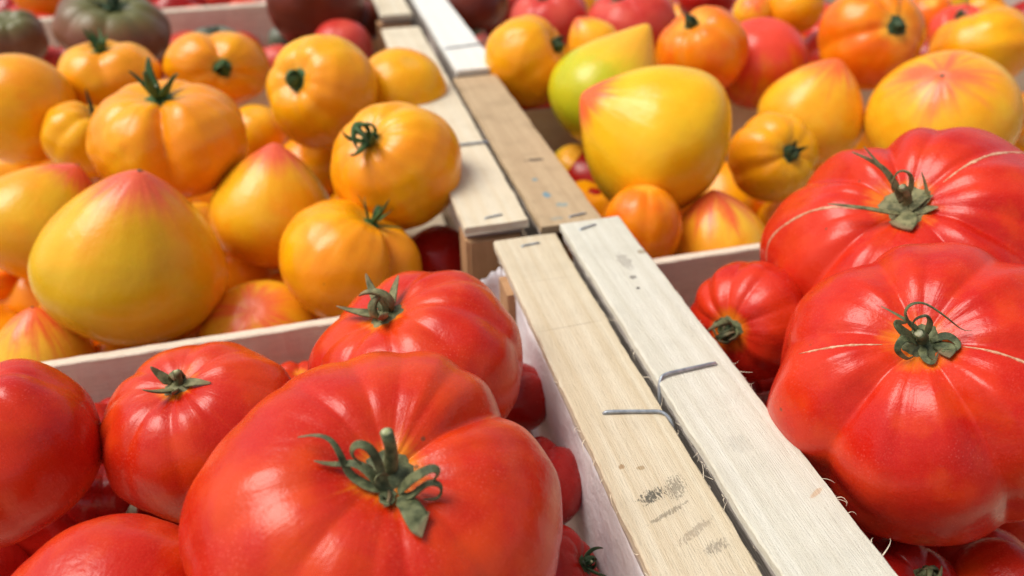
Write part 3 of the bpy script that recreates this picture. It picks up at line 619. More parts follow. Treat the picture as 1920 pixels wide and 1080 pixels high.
# ------------------------------------------------------------------ tomatoes
TOM = [
    ('F1', (-0.0023, 0.1492, 0.0151), 0.0509, 0.74, (0.152, -0.28, 0.948), (0.958, -0.194, -0.211), 'beef'),
    ('F2', (0.0196, 0.2316, 0.0), 0.0423, 0.8, (-0.338, 0.074, 0.938), (0.908, -0.237, 0.346), 'beef'),
    ('F3', (-0.0607, 0.23, -0.0099), 0.0357, 0.82, (-0.14, -0.096, 0.985), (0.959, -0.262, 0.111), 'beef'),
    ('F4', (-0.1239, 0.2244, 0.0001), 0.0331, 1.0, (-0.284, 0.211, 0.935), (0.927, -0.187, 0.324), 'beef'),
    ('F5', (-0.0779, 0.15, -0.0099), 0.0329, 0.85, (0.225, 0.799, -0.557), (0.963, -0.269, 0.003), 'beef'),
    ('F6', (-0.1098, 0.2809, -0.048), 0.0174, 0.85, (0.317, 0.102, 0.943), (0.917, -0.286, -0.277), 'beef'),
    ('F7', (-0.0314, 0.288, -0.0485), 0.0164, 0.85, (0.188, 0.051, 0.981), (0.951, -0.259, -0.169), 'beef'),
    ('F8', (0.0582, 0.2428, -0.0335), 0.0178, 0.85, (0.035, 0.081, 0.996), (0.969, -0.248, -0.014), 'beef'),
    ('F9', (0.0574, 0.1956, -0.0358), 0.019, 0.85, (0.04, 0.188, 0.981), (0.97, -0.244, 0.007), 'beef'),
    ('F10', (0.0525, 0.16, -0.0449), 0.0198, 0.85, (0.815, -0.179, 0.551), (0.524, -0.177, -0.833), 'beef'),
    ('F11', (-0.1103, 0.2472, -0.0493), 0.0131, 0.9, (0.338, 0.17, 0.926), (0.911, -0.306, -0.276), 'beef'),
    ('G1', (0.1813, 0.1576, 0.0155), 0.051, 0.78, (-0.481, -0.212, 0.851), (0.844, -0.372, 0.385), 'beef'),
    ('G2', (0.2362, 0.2344, 0.0118), 0.0649, 0.74, (-0.482, -0.208, 0.851), (0.844, -0.371, 0.387), 'beef'),
    ('G3', (0.1662, 0.2398, -0.0112), 0.0278, 0.85, (-0.813, -0.516, 0.271), (0.574, -0.788, 0.224), 'beef'),
    ('G4', (0.1658, 0.1223, -0.0417), 0.0181, 0.85, (0.014, -0.25, 0.968), (0.97, -0.232, -0.074), 'beef'),
    ('G5', (0.2004, 0.1139, -0.0456), 0.0241, 0.85, (0.598, 0.164, 0.784), (0.769, -0.395, -0.503), 'beef'),
    ('H1', (-0.1064, 0.3692, -0.0182), 0.0451, 1.0, (0.295, 0.084, 0.952), (0.924, -0.278, -0.262), 'heart'),
    ('H2', (-0.1675, 0.441, -0.0255), 0.0365, 1.0, (0.586, 0.392, 0.709), (0.787, -0.484, -0.383), 'heart'),
    ('H3', (-0.1567, 0.3542, -0.0537), 0.0238, 1.0, (0.1, 0.2, 0.975), (0.966, -0.255, -0.047), 'heart'),
    ('H4', (-0.1996, 0.4438, -0.0556), 0.012, 0.9, (0.336, -0.066, 0.94), (0.909, -0.239, -0.342), 'beef'),
    ('H5', (-0.2061, 0.5864, -0.0024), 0.0377, 0.95, (-0.728, -0.41, 0.549), (0.662, -0.628, 0.408), 'round'),
    ('H6', (-0.1538, 0.6303, 0.0), 0.0384, 0.74, (-0.023, -0.028, 0.999), (0.968, -0.249, 0.015), 'beef'),
    ('H7', (-0.0925, 0.4698, 0.01), 0.0452, 0.7, (0.055, -0.065, 0.996), (0.967, -0.244, -0.069), 'beef'),
    ('H8', (-0.0754, 0.6334, 0.0), 0.0398, 0.75, (0.192, -0.942, 0.275), (0.978, 0.159, -0.139), 'beef'),
    ('H9', (0.0002, 0.5152, 0.0141), 0.0378, 0.82, (-0.597, -0.578, 0.557), (0.786, -0.561, 0.261), 'beef'),
    ('H10', (0.0547, 0.5351, 0.0019), 0.0318, 0.9, (0.218, -0.384, 0.897), (0.947, -0.14, -0.29), 'round'),
    ('H11', (0.0336, 0.3975, 0.0084), 0.0371, 0.88, (-0.494, -0.376, 0.784), (0.842, -0.431, 0.324), 'beef'),
    ('H12', (0.0003, 0.3563, -0.024), 0.0366, 0.85, (0.551, 0.07, 0.831), (0.8, -0.329, -0.502), 'beef'),
    ('H13', (-0.0398, 0.4297, -0.03), 0.0369, 1.0, (0.195, 0.221, 0.956), (0.952, -0.277, -0.13), 'heart'),
    ('H14', (-0.0513, 0.3553, -0.0607), 0.0316, 0.8, (-0.024, -0.371, 0.929), (0.972, -0.227, -0.065), 'round'),
    ('H15', (-0.0515, 0.5681, -0.0304), 0.022, 0.9, (0.135, -0.263, 0.955), (0.96, -0.203, -0.191), 'round'),
    ('H16', (-0.1619, 0.5522, -0.0162), 0.0277, 0.85, (0.627, -0.017, 0.779), (0.74, -0.298, -0.603), 'beef'),
    ('H17', (0.0515, 0.3817, -0.0469), 0.0217, 0.9, (-0.007, -0.37, 0.929), (0.972, -0.221, -0.081), 'round'),
    ('H18', (-0.0149, 0.5345, -0.05), 0.0265, 0.9, (0.09, -0.484, 0.871), (0.97, -0.155, -0.187), 'round'),
    ('H19', (-0.0852, 0.5692, -0.07), 0.0312, 0.9, (0.18, -0.465, 0.867), (0.957, -0.123, -0.264), 'round'),
    ('K1', (-0.174, 0.7766, 0.0), 0.0487, 0.62, (0.223, -0.253, 0.941), (0.944, -0.187, -0.274), 'beef'),
    ('K2', (-0.2676, 0.8152, -0.01), 0.0274, 0.85, (0.028, -0.293, 0.956), (0.97, -0.223, -0.097), 'beef'),
    ('K3', (-0.0919, 0.7896, -0.03), 0.0281, 0.8, (0.12, -0.136, 0.983), (0.961, -0.231, -0.149), 'beef'),
    ('K4', (0.0059, 0.7851, 0.0085), 0.0455, 0.85, (-0.022, -1.0, 0.009), (1.0, -0.022, -0.014), 'round'),
    ('K5', (0.0495, 0.8121, -0.019), 0.0218, 0.9, (0.04, -0.214, 0.976), (0.969, -0.231, -0.09), 'round'),
    ('K6', (0.0235, 0.7353, -0.0217), 0.0277, 0.9, (0.059, -0.185, 0.981), (0.967, -0.232, -0.102), 'round'),
    ('K7', (-0.1446, 0.8064, -0.0406), 0.0165, 0.9, (0.152, -0.166, 0.974), (0.957, -0.222, -0.187), 'round'),
    ('K8', (-0.0357, 0.7689, -0.0406), 0.0186, 0.9, (0.096, -0.169, 0.981), (0.964, -0.229, -0.134), 'round'),
    ('K9', (-0.0315, 0.847, -0.0406), 0.0159, 0.9, (0.087, -0.195, 0.977), (0.965, -0.226, -0.131), 'round'),
    ('K10', (-0.2555, 0.8444, -0.0406), 0.0142, 0.9, (0.201, -0.158, 0.967), (0.948, -0.218, -0.233), 'round'),
    ('Q1', (-0.2988, 1.0442, -0.0195), 0.0323, 0.85, (0.2, -0.318, 0.927), (0.949, -0.17, -0.263), 'round'),
    ('Q2', (-0.2564, 1.062, -0.0306), 0.0233, 0.85, (0.179, -0.32, 0.93), (0.954, -0.176, -0.244), 'round'),
    ('Q3', (-0.1725, 1.07, -0.03), 0.0255, 0.85, (0.138, -0.334, 0.932), (0.961, -0.183, -0.208), 'round'),
    ('Q4', (-0.0982, 1.0302, -0.0301), 0.0229, 0.85, (0.106, -0.334, 0.937), (0.965, -0.192, -0.178), 'round'),
    ('Q5', (-0.3653, 1.136, -0.03), 0.0236, 0.85, (0.215, -0.318, 0.923), (0.946, -0.166, -0.277), 'round'),
    ('L1', (0.1561, 0.5697, 0.0036), 0.0349, 0.9, (0.734, -0.429, 0.526), (0.639, 0.172, -0.75), 'beef'),
    ('L2', (0.1964, 0.5089, -0.0088), 0.0425, 1.0, (0.539, 0.062, 0.84), (0.808, -0.321, -0.495), 'heart'),
    ('L3', (0.2142, 0.5852, 0.007), 0.0215, 1.0, (-0.523, 0.225, 0.822), (0.816, -0.145, 0.559), 'heart'),
    ('L4', (0.191, 0.3961, 0.0037), 0.0466, 1.0, (-0.789, 0.356, 0.5), (0.569, 0.113, 0.815), 'heart'),
    ('L5', (0.2834, 0.5352, 0.01), 0.0352, 0.85, (-0.452, -0.052, 0.89), (0.858, -0.3, 0.418), 'beef'),
    ('L6', (0.3463, 0.5527, -0.01), 0.0372, 0.95, (-0.196, -0.183, 0.963), (0.95, -0.28, 0.14), 'round'),
    ('L7', (0.3362, 0.4596, -0.02), 0.0376, 1.0, (0.229, -0.064, 0.971), (0.941, -0.239, -0.238), 'heart'),
    ('L8', (0.2754, 0.4071, -0.02), 0.029, 0.88, (0.023, -0.864, 0.503), (0.99, -0.05, -0.131), 'beef'),
    ('L9', (0.3944, 0.4031, -0.005), 0.0464, 0.92, (-0.473, -0.236, 0.849), (0.85, -0.378, 0.368), 'bottom'),
    ('L10', (0.4024, 0.5012, 0.02), 0.0379, 0.85, (-0.006, -0.851, 0.524), (0.99, -0.08, -0.118), 'beef'),
    ('L11', (0.5044, 0.4987, 0.0041), 0.0371, 0.85, (-0.222, 0.401, 0.889), (0.948, -0.124, 0.293), 'beef'),
    ('L12', (0.5238, 0.5468, 0.003), 0.0236, 0.85, (-0.382, -0.266, 0.885), (0.894, -0.349, 0.281), 'beef'),
    ('L13', (0.3938, 0.5896, 0.0231), 0.0227, 0.9, (-0.365, -0.466, 0.806), (0.907, -0.375, 0.194), 'round'),
    ('L14', (0.3616, 0.601, 0.0183), 0.0162, 0.9, (-0.334, -0.48, 0.812), (0.919, -0.359, 0.166), 'round'),
    ('L15', (0.1606, 0.347, -0.0222), 0.0223, 1.1, (0.105, 0.156, 0.982), (0.965, -0.256, -0.062), 'round'),
    ('L16', (0.2107, 0.3478, -0.0427), 0.0291, 1.0, (-0.105, 0.279, 0.955), (0.966, -0.2, 0.165), 'heart'),
    ('L17', (0.1682, 0.4487, -0.062), 0.014, 0.9, (-0.154, -0.337, 0.929), (0.96, -0.274, 0.06), 'round'),
    ('L18', (0.1777, 0.5735, -0.061), 0.0183, 0.9, (-0.138, -0.428, 0.893), (0.964, -0.264, 0.022), 'round'),
    ('L19', (0.1765, 0.5093, -0.0622), 0.0201, 0.9, (-0.15, -0.384, 0.911), (0.961, -0.272, 0.044), 'round'),
    ('L20', (0.4274, 0.58, -0.021), 0.0262, 0.9, (-0.377, -0.401, 0.835), (0.9, -0.373, 0.227), 'round'),
    ('L21', (0.5233, 0.584, 0.0069), 0.0205, 0.9, (-0.446, -0.395, 0.803), (0.868, -0.408, 0.281), 'round'),
    ('L22', (0.5517, 0.5974, 0.0117), 0.0182, 0.9, (-0.458, -0.398, 0.795), (0.862, -0.416, 0.289), 'round'),
    ('L23', (0.5178, 0.4559, -0.031), 0.0133, 0.9, (-0.479, -0.256, 0.84), (0.847, -0.387, 0.365), 'round'),
    ('M1', (0.2088, 0.6885, 0.0), 0.0367, 0.85, (-0.283, -0.217, 0.934), (0.928, -0.306, 0.21), 'beef'),
    ('M2', (0.2684, 0.6433, 0.0), 0.0417, 0.85, (-0.363, 0.092, 0.927), (0.898, -0.23, 0.374), 'beef'),
    ('M3', (0.3838, 0.7279, 0.0), 0.0283, 0.9, (-0.184, -0.272, 0.945), (0.953, -0.283, 0.104), 'round'),
    ('M4', (0.1565, 0.8176, -0.0081), 0.0449, 0.75, (-0.039, -0.318, 0.947), (0.97, -0.238, -0.04), 'beef'),
    ('M5', (0.1544, 0.7766, -0.0414), 0.019, 0.85, (-0.054, -0.377, 0.924), (0.971, -0.236, -0.04), 'beef'),
    ('M6', (0.2083, 0.8478, -0.0203), 0.0202, 0.85, (-0.091, -0.415, 0.905), (0.969, -0.246, -0.015), 'beef'),
]
CUSTOM = {'F1': {'sepals': [([(0.0001, 0.13547, 0.03915), (-0.00366, 0.13632, 0.04262), (-0.00755, 0.13871, 0.0465), (-0.00909, 0.14065, 0.05235), (-0.01086, 0.14304, 0.05518), (-0.0143, 0.14527, 0.05537), (-0.01852, 0.14679, 0.05428)], 0.0029, False), ([(0.00058, 0.13503, 0.04048), (-0.00191, 0.13618, 0.04664), (-0.00501, 0.13869, 0.04918), (-0.00907, 0.14061, 0.0487), (-0.01314, 0.14162, 0.04691), (-0.01611, 0.1428, 0.04575)], 0.0032, False), ([(0.00107, 0.13528, 0.04102), (-0.00011, 0.13612, 0.049), (-0.0013, 0.13682, 0.05498), (-0.00376, 0.13766, 0.05712), (-0.00583, 0.1382, 0.05536), (-0.0058, 0.13892, 0.05101), (-0.00277, 0.13957, 0.04766), (-0.00161, 0.13955, 0.04624)], 0.0029, False), ([(0.00315, 0.13437, 0.04044), (0.00608, 0.13267, 0.04622), (0.0094, 0.13093, 0.05028), (0.01224, 0.13021, 0.05206), (0.01337, 0.12999, 0.05034), (0.01205, 0.13137, 0.04648), (0.00792, 0.13366, 0.04292)], 0.0033, False), ([(0.00338, 0.1337, 0.03956), (0.0069, 0.13075, 0.04373), (0.01039, 0.13071, 0.04672), (0.01312, 0.12994, 0.04658), (0.0138, 0.12943, 0.04429), (0.01186, 0.13013, 0.04102), (0.00858, 0.13161, 0.03839)], 0.0029, False), ([(0.00356, 0.13335, 0.03911), (0.00514, 0.12916, 0.04259), (0.00618, 0.12542, 0.04293), (0.00728, 0.12367, 0.0408), (0.00814, 0.12348, 0.03902)], 0.0062, True), ([(0.00231, 0.13382, 0.03935), (0.00049, 0.13478, 0.04367), (-0.00137, 0.13495, 0.04685), (0.00012, 0.13546, 0.04813), (0.00195, 0.13613, 0.04617)], 0.0025, False), ([(0.00158, 0.13433, 0.03802), (-0.00019, 0.13301, 0.03907), (0.00085, 0.13177, 0.04304)], 0.0045, True)], 'stem': [(0.00198, 0.13492, 0.03723), (0.00261, 0.13239, 0.05355)]}, 'G1': {'sepals': [([(0.16392, 0.14911, 0.04691), (0.15997, 0.14947, 0.05141), (0.15584, 0.15235, 0.0541), (0.15317, 0.1572, 0.05478)], 0.0019, False), ([(0.16324, 0.14965, 0.04745), (0.15658, 0.14977, 0.05421), (0.15538, 0.14979, 0.05922), (0.15903, 0.14864, 0.06064), (0.16454, 0.14629, 0.05743), (0.17075, 0.14506, 0.05247), (0.17669, 0.1442, 0.04797)], 0.0021, False), ([(0.16678, 0.14846, 0.04519), (0.16949, 0.14622, 0.04832), (0.17148, 0.14353, 0.04692), (0.17122, 0.14231, 0.04327), (0.16851, 0.14462, 0.04204)], 0.0029, False), ([(0.16276, 0.14903, 0.04457), (0.15705, 0.14895, 0.04781), (0.15458, 0.14776, 0.04519), (0.15832, 0.14686, 0.04163), (0.16139, 0.14706, 0.04123)], 0.0028, False), ([(0.1642, 0.14819, 0.04388), (0.16198, 0.14468, 0.04338), (0.16405, 0.14259, 0.0411), (0.16764, 0.14447, 0.04152)], 0.0028, False), ([(0.16475, 0.14908, 0.04717), (0.16402, 0.14824, 0.05288), (0.16137, 0.14842, 0.05578), (0.15886, 0.14918, 0.05418), (0.16007, 0.14973, 0.05002)], 0.0025, False), ([(0.1621, 0.14966, 0.04525), (0.15731, 0.15108, 0.04919), (0.15612, 0.15276, 0.0512), (0.15921, 0.15197, 0.05116)], 0.004, False), ([(0.16744, 0.14783, 0.04452), (0.16748, 0.14491, 0.04569), (0.16883, 0.14285, 0.04498), (0.16828, 0.14277, 0.04108)], 0.0041, True)], 'stem': [(0.16546, 0.14962, 0.0446), (0.16033, 0.14682, 0.05129)]}, 'G2': {'sepals': [([(0.21395, 0.22537, 0.04694), (0.21074, 0.227, 0.05356), (0.20626, 0.22983, 0.05965), (0.20181, 0.2331, 0.0628), (0.19558, 0.23767, 0.06538)], 0.0033, False), ([(0.21355, 0.22575, 0.04915), (0.20695, 0.22847, 0.05793), (0.20235, 0.23071, 0.06311), (0.19763, 0.23448, 0.06869)], 0.0025, False), ([(0.21613, 0.22541, 0.04779), (0.21549, 0.22451, 0.05525), (0.21294, 0.22471, 0.06), (0.20907, 0.22605, 0.06056), (0.2079, 0.22645, 0.05534), (0.21007, 0.22667, 0.05104)], 0.0029, False), ([(0.21403, 0.22385, 0.04298), (0.20763, 0.2239, 0.04435), (0.19876, 0.22713, 0.04585), (0.19145, 0.23052, 0.04634), (0.18646, 0.23308, 0.04646)], 0.0032, False), ([(0.21944, 0.22368, 0.04466), (0.22337, 0.22204, 0.04729), (0.22196, 0.22473, 0.05429), (0.22052, 0.22689, 0.05871)], 0.0024, False), ([(0.21662, 0.22349, 0.04159), (0.21389, 0.21906, 0.03957), (0.2114, 0.2179, 0.03699)], 0.009, True), ([(0.21811, 0.22281, 0.04293), (0.22275, 0.21979, 0.04382), (0.22724, 0.21835, 0.04155)], 0.0048, False), ([(0.21653, 0.2229, 0.04429), (0.22193, 0.22268, 0.04951), (0.22564, 0.22242, 0.04866)], 0.004, False)], 'stem': [(0.21734, 0.22452, 0.04334), (0.21099, 0.22319, 0.05352)]}}
BL=dict(split=False)
INFO = {
'F1': dict(mat='red', res=(260,170), seed=11, b=.74, dip=.17, pit=.30, lump=.030, wr=.004,
   g=[(74,-.06,20),(42,.14,8),(138,.07,12),(90,.045,7),(66,.035,6),(112,.05,7),(156,.03,7),(-8,.035,9),(20,.02,7),(172,.03,12),(205,.03,10),(236,.035,9),(268,.03,10),(284,.035,7),(318,.04,11)],
   calyx=dict(mat='olive', crown=.115), label='largest red ribbed tomato in front with long curling calyx, nearest the camera'),
'F2': dict(mat='red', res=(200,130), seed=21, b=.80, dip=.16, lump=.018, wr=.004, g=[(-8,.07,9),(25,.05,9),(62,.06,9),(-42,.05,8),(-75,.05,10),(110,.05,9),(150,.05,10),(205,.05,9),(240,.05,9)],
   calyx=dict(mat='dry', size=.42, style='mix', n=6, crown=.15), label='red ribbed tomato directly behind the largest front one, dry calyx at its upper left edge'),
'F3': dict(mat='red', res=(200,130), seed=31, b=.80, ex=(1.04,.98), lump=.014, dip=.14, g=[(-150,.04,9),(-115,.05,9),(-80,.05,8),(-45,.03,9),(5,.04,9),(50,.05,9),(95,.05,9),(150,.06,9),(185,.05,9)],
   calyx=dict(mat='dry', size=.30, style='mix', n=6, crown=.13), label='round red tomato with small dry calyx lying before the left wooden end board'),
'F4': dict(mat='red2', res=(160,110), seed=41, b=.88, lump=.02, g=[(-60,.09,12),(-100,.03,12),(-20,.05,10),(20,.05,10),(90,.05,10),(180,.05,10)], label='red tomato cut by the left picture edge with a deep fold near its top'),
'F5': dict(mat='red', res=(160,110), seed=51, lump=.012, label='red tomato at the bottom left corner seen from its smooth underside'),
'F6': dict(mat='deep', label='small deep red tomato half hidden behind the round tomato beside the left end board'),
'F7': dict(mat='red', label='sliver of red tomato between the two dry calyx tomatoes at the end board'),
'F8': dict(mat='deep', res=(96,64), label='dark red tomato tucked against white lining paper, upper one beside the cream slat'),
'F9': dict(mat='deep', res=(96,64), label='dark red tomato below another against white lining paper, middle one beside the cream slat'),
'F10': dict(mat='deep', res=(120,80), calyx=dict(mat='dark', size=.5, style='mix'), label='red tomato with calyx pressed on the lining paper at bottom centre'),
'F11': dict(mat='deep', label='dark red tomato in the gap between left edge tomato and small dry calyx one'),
'G1': dict(mat='red2', res=(260,170), seed=61, b=.80, dip=.15, pit=.30, lump=.034, wr=.006,
   g=[(96,.09,6),(70,.03,11),(44,.07,7),(158,.08,11),(182,-.03,10),(216,.14,10),(243,.03,6),(284,.12,7),(300,-.03,10),(338,.08,9),(12,.04,12)],
   calyx=dict(mat='olive', crown=.115), cracks=[([(10,176),(20,174),(32,172),(42,170)],.0016),([(11,-26),(22,-27),(36,-29),(52,-30)],.0019)],
   label='biggest red tomato at right, front one of two, with curled calyx and pale corky crack'),
'G2': dict(mat='red2', res=(260,170), seed=71, b=.76, dip=.17, pit=.30, lump=.036, wr=.006,
   g=[(86,.15,7),(60,.06,6),(100,.05,5),(128,.12,9),(148,.03,6),(178,.06,12),(207,.10,8),(242,.03,8),(288,.09,8),(318,.13,7),(333,.05,5),(28,.08,11)],
   calyx=dict(mat='dry', crown=.14), cracks=[([(11,172),(24,166),(40,164),(58,166),(72,174)],.0021),([(12,18),(24,22),(40,24),(56,24),(70,22)],.0028)],
   label='big red ribbed tomato behind the biggest right one, long pale cracks beside stem'),
'G3': dict(mat='redy', res=(140,90), seed=81, b=.8, g=[(100,.10,9),(135,.10,9),(70,.07,9),(165,.08,9),(30,.05,9),(200,.05,9),(260,.05,9),(310,.05,9)], dip=.12,
   calyx=dict(mat='olive', size=.55, style='curl', n=8, crown=.2, wide=.17), label='ribbed red tomato with yellow shoulder and dark calyx, half under the white slat edge'),
'G4': dict(mat='deep', res=(120,80), calyx=dict(mat='olive', size=.62, style='curl', n=6, wide=.2), label='dark red tomato with curled calyx at the bottom edge beside the white slat'),
'G5': dict(mat='red', res=(120,80), label='bright red tomato in the bottom right corner under the biggest right one'),
'H1': dict(mat='heart', res=(160,110), seed=201, scar=True, tipx=.02, lump=.008, label='largest yellow oxheart tomato, pinkish tip pointing up, green tinge on its cheek'),
'H2': dict(mat='heart', seed=203, scar=True, label='yellow oxheart with red tip behind the largest oxheart, near the left edge'),
'H3': dict(mat='heartst', seed=205, scar=True, label='red streaked oxheart low in the left corner of the golden tomato crate'),
'H4': dict(mat='orange', label='small piece of orange tomato at the left edge between two oxhearts'),
'H5': dict(mat='amber', lump=.01, label='smooth round amber tomato cut by the left edge, above the oxhearts'),
'H6': dict(mat='amber2', seed=301, ex=(1.0,.9), calyx=dict(mat='fresh', size=.40, style='up', split=False), label='wide golden tomato in front of the green brown one, its calyx standing up'),
'H7': dict(mat='amber', res=(160,110), seed=311, b=.72, dip=.17, lump=.012, g=[(-72,.26,9),(-42,-.10,18),(-100,.03,7),(-125,.035,8),(-155,.03,8),(-30,.03,12),(20,.04,10),(70,.05,10),(120,.05,10),(170,.04,9)],
   calyx=dict(mat='fresh', size=.42, style='up', n=6, wide=.17), label='broad lobed amber tomato with upright green sepals, middle of the left golden crate'),
'H8': dict(mat='amber', seed=321, ex=(1,.76), b=.85, dip=.12, g=[(98,.22,9),(80,.05,7),(-20,.06,9),(-60,.04,9),(200,.04,9),(250,.04,9)], calyx=dict(mat='fresh', size=.28, style='curl', split=False, wide=.2), label='orange tomato with a cleft above its small dark calyx facing the camera'),
'H9': dict(mat='amber2', seed=331, b=.86, lump=.016, g=[(-50,.08,9),(-20,.04,9),(-80,.05,8),(40,.04,9),(90,.04,9),(150,.04,9),(200,.04,9)], calyx=dict(mat='fresh', size=.30, style='curl', n=6, wide=.22, crown=.2), label='tall golden tomato with a dark green calyx on its left side'),
'H10': dict(mat='amber2', seed=341, label='golden tomato with faint red top tucked beside the pale slat'),
'H11': dict(mat='amber', res=(140,96), seed=351, b=.88, dip=.13, lump=.014, g=[(55,.07,8),(80,.03,8),(-60,.05,8),(-85,.04,8),(0,.03,12),(130,.04,9),(180,.04,9),(-140,.04,9)], calyx=dict(mat='fresh', size=.62, style='mix', n=6, wide=.16, crown=.15), label='amber tomato touching the pale slat with a spiky green calyx on its left'),
'H12': dict(mat='amber', res=(150,100), seed=361, b=.84, dip=.15, lump=.010, g=[(-32,.34,11),(0,-.10,18),(-75,.02,9),(-120,.03,9),(-160,.03,9),(10,.04,9),(70,.04,9),(120,.04,9)], calyx=dict(mat='fresh', size=.50, style='up', n=6, wide=.10, crown=.12), label='orange two lobed tomato with thin curly sepals at the front corner of the golden crate'),
'H13': dict(mat='heart', seed=371, scar=False, tipx=.06, label='pointed golden oxheart with pink tip between the largest oxheart and the two lobed tomato'),
'H14': dict(mat='heart2', seed=381, label='yellow tomato with red blush lying low behind the left end board'),
'H15': dict(mat='amber2', label='little golden tomato showing between the lobed and the tall golden tomatoes'),
'H16': dict(mat='amber2', calyx=dict(mat='dark', size=.6, style='mix', split=False, wide=.2), label='golden tomato behind with a dark ragged calyx beside the broad lobed tomato'),
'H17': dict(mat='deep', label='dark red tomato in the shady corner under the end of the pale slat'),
'H18': dict(mat='amber', label='shaded amber tomato deep between the tall golden and the slat side tomatoes'),
'H19': dict(mat='amber2', label='shaded golden tomato low behind the largest oxheart'),
'K1': dict(mat='black', res=(120,80), seed=401, b=.62, dip=.2, g=[(i*45+10,.07,9) for i in range(8)], calyx=dict(mat='dark', size=.3, split=False), label='flat ribbed brown tomato with green shoulders behind the golden crate'),
'K2': dict(mat='black', label='brown green tomato at the top left edge beside the ribbed brown one'),
'K3': dict(mat='slate', calyx=dict(mat='dark', size=.4, split=False), label='slate coloured tomato peeping over the orange cleft tomato before the far board'),
'K4': dict(mat='maroon', label='big dark maroon tomato at the top edge left of the pale slats'),
'K5': dict(mat='maroon', label='small maroon tomato wedged between the big maroon one and the crate post'),
'K6': dict(mat='pink', label='pinkish red tomato peeping over the tall golden tomato'),
'K7': dict(mat='pink', label='speck of pink tomato left of the orange cleft tomato'),
'K8': dict(mat='pink', label='speck of pink tomato below the big maroon one, right of the orange cleft tomato'),
'K9': dict(mat='slate', label='dull slate tomato in the gap below the big maroon one'),
'K10': dict(mat='pink', label='speck of pink tomato between the two brown green tomatoes'),
'Q1': dict(mat='orange', label='orange red tomato at the very top left behind the brown ones'),
'Q2': dict(mat='red', label='red tomato at the top edge just above the ribbed brown one'),
'Q3': dict(mat='red', label='red tomato above the far end board, right of the ribbed brown one'),
'Q4': dict(mat='pink', label='pink red tomato above the far end board, left of the big maroon one'),
'Q5': dict(mat='red', label='red tomato filling the top left corner of the picture'),
'L1': dict(mat='amber', seed=501, b=.9, lump=.012, g=[(150,.07,8),(60,.04,9),(100,.04,9),(0,.04,9),(250,.04,9),(-60,.04,9)], calyx=dict(mat='dark', size=.34, style='curl', split=False, wide=.25), label='amber tomato leaning over the tan slat with its dark calyx to the right'),
'L2': dict(mat='green', seed=511, tipx=.34, label='long green and yellow oxheart pointing up to the right'),
'L3': dict(mat='heart2', seed=521, label='small yellow oxheart with orange tip behind the green one'),
'L4': dict(mat='yel', res=(140,96), seed=531, tipx=.06, lump=.016, label='large bright yellow oxheart whose red tip points left, beside the tan slat'),
'L5': dict(mat='orange', seed=541, b=.88, lump=.012, calyx=dict(mat='dark', size=.36, style='curl', split=False, wide=.22), label='orange yellow tomato with dark calyx on top behind the large bright yellow oxheart'),
'L6': dict(mat='blush', seed=551, label='orange tomato blushed red just right of the orange yellow one with calyx'),
'L7': dict(mat='heart2', seed=561, label='yellow oxheart with orange red tip in the centre of the right crate'),
'L8': dict(mat='amber2', seed=571, lump=.008, calyx=dict(mat='dark', size=.36, style='mix', n=7, split=False, wide=.2, crown=.2), label='small golden tomato with star shaped dark calyx above the big cracked red one'),
'L9': dict(mat='star', res=(140,96), seed=581, scar=True, label='large yellow tomato with a red star around its dark blossom scar'),
'L10': dict(mat='orange', seed=591, b=.88, lump=.012, dip=.1, calyx=dict(mat='dark', size=.26, style='curl', split=False, wide=.25, crown=.2), label='deep orange tomato with calyx at its upper right, top of the right crate'),
'L11': dict(mat='amber', seed=601, label='amber tomato at the right edge above the red starred one'),
'L12': dict(mat='blush', seed=611, calyx=dict(mat='dark', size=.5, style='curl', split=False, wide=.22), label='reddish tomato with dark calyx near the top right corner'),
'L13': dict(mat='amber2', label='golden tomato at the top edge left of the deep orange one'),
'L14': dict(mat='heart2', label='pale yellow tomato at the top edge behind the red blushed one'),
'L15': dict(mat='orange', seed=621, g=[(-95,.05,9),(-60,.02,9),(-140,.02,9)], label='small upright orange tomato next to the end of the white slat'),
'L16': dict(mat='heartst', seed=631, label='red streaked oxheart leaning on the right crate end board'),
'L17': dict(mat='deep', label='small dark red tomato low beside the front end of the tan slat'),
'L18': dict(mat='deep', label='dark red tomato under the leaning amber one beside the tan slat'),
'L19': dict(mat='green', kindless=1, label='greenish yellow tomato low between the tan slat and the large bright oxheart'),
'L20': dict(mat='blush', label='shaded orange tomato between the deep orange and the blushed ones'),
'L21': dict(mat='orange', label='orange tomato just right of the deep orange one at the top edge'),
'L22': dict(mat='yel', label='yellow tomato at the top edge left of the reddish one with calyx'),
'L23': dict(mat='orange', label='edge of an orange tomato at the right border below the amber one'),
'M1': dict(mat='pink', seed=641, g=[(i*50,.05,10) for i in range(7)], calyx=dict(mat='dark', size=.2, split=False), label='large pinkish red tomato behind the leaning amber one at the top edge'),
'M2': dict(mat='pink', seed=651, calyx=dict(mat='dark', size=.2, split=False), label='large pinkish red tomato behind the long green oxheart'),
'M3': dict(mat='deep', label='deep red tomato at the top edge above the orange yellow one'),
'M4': dict(mat='maroon', label='broad dark maroon tomato right of the bleached slat at the top edge'),
'M5': dict(mat='stripe', calyx=dict(mat='dark', size=.7, style='lay', split=False, wide=.25), label='small pale striped pink tomato with spiky calyx beside the bleached slat'),
'M6': dict(mat='pink', calyx=dict(mat='dark', size=.5, split=False), label='small pink tomato between the broad maroon and the large pinkish one'),
}
for _k in INFO: INFO[_k].setdefault('res', (72, 48))

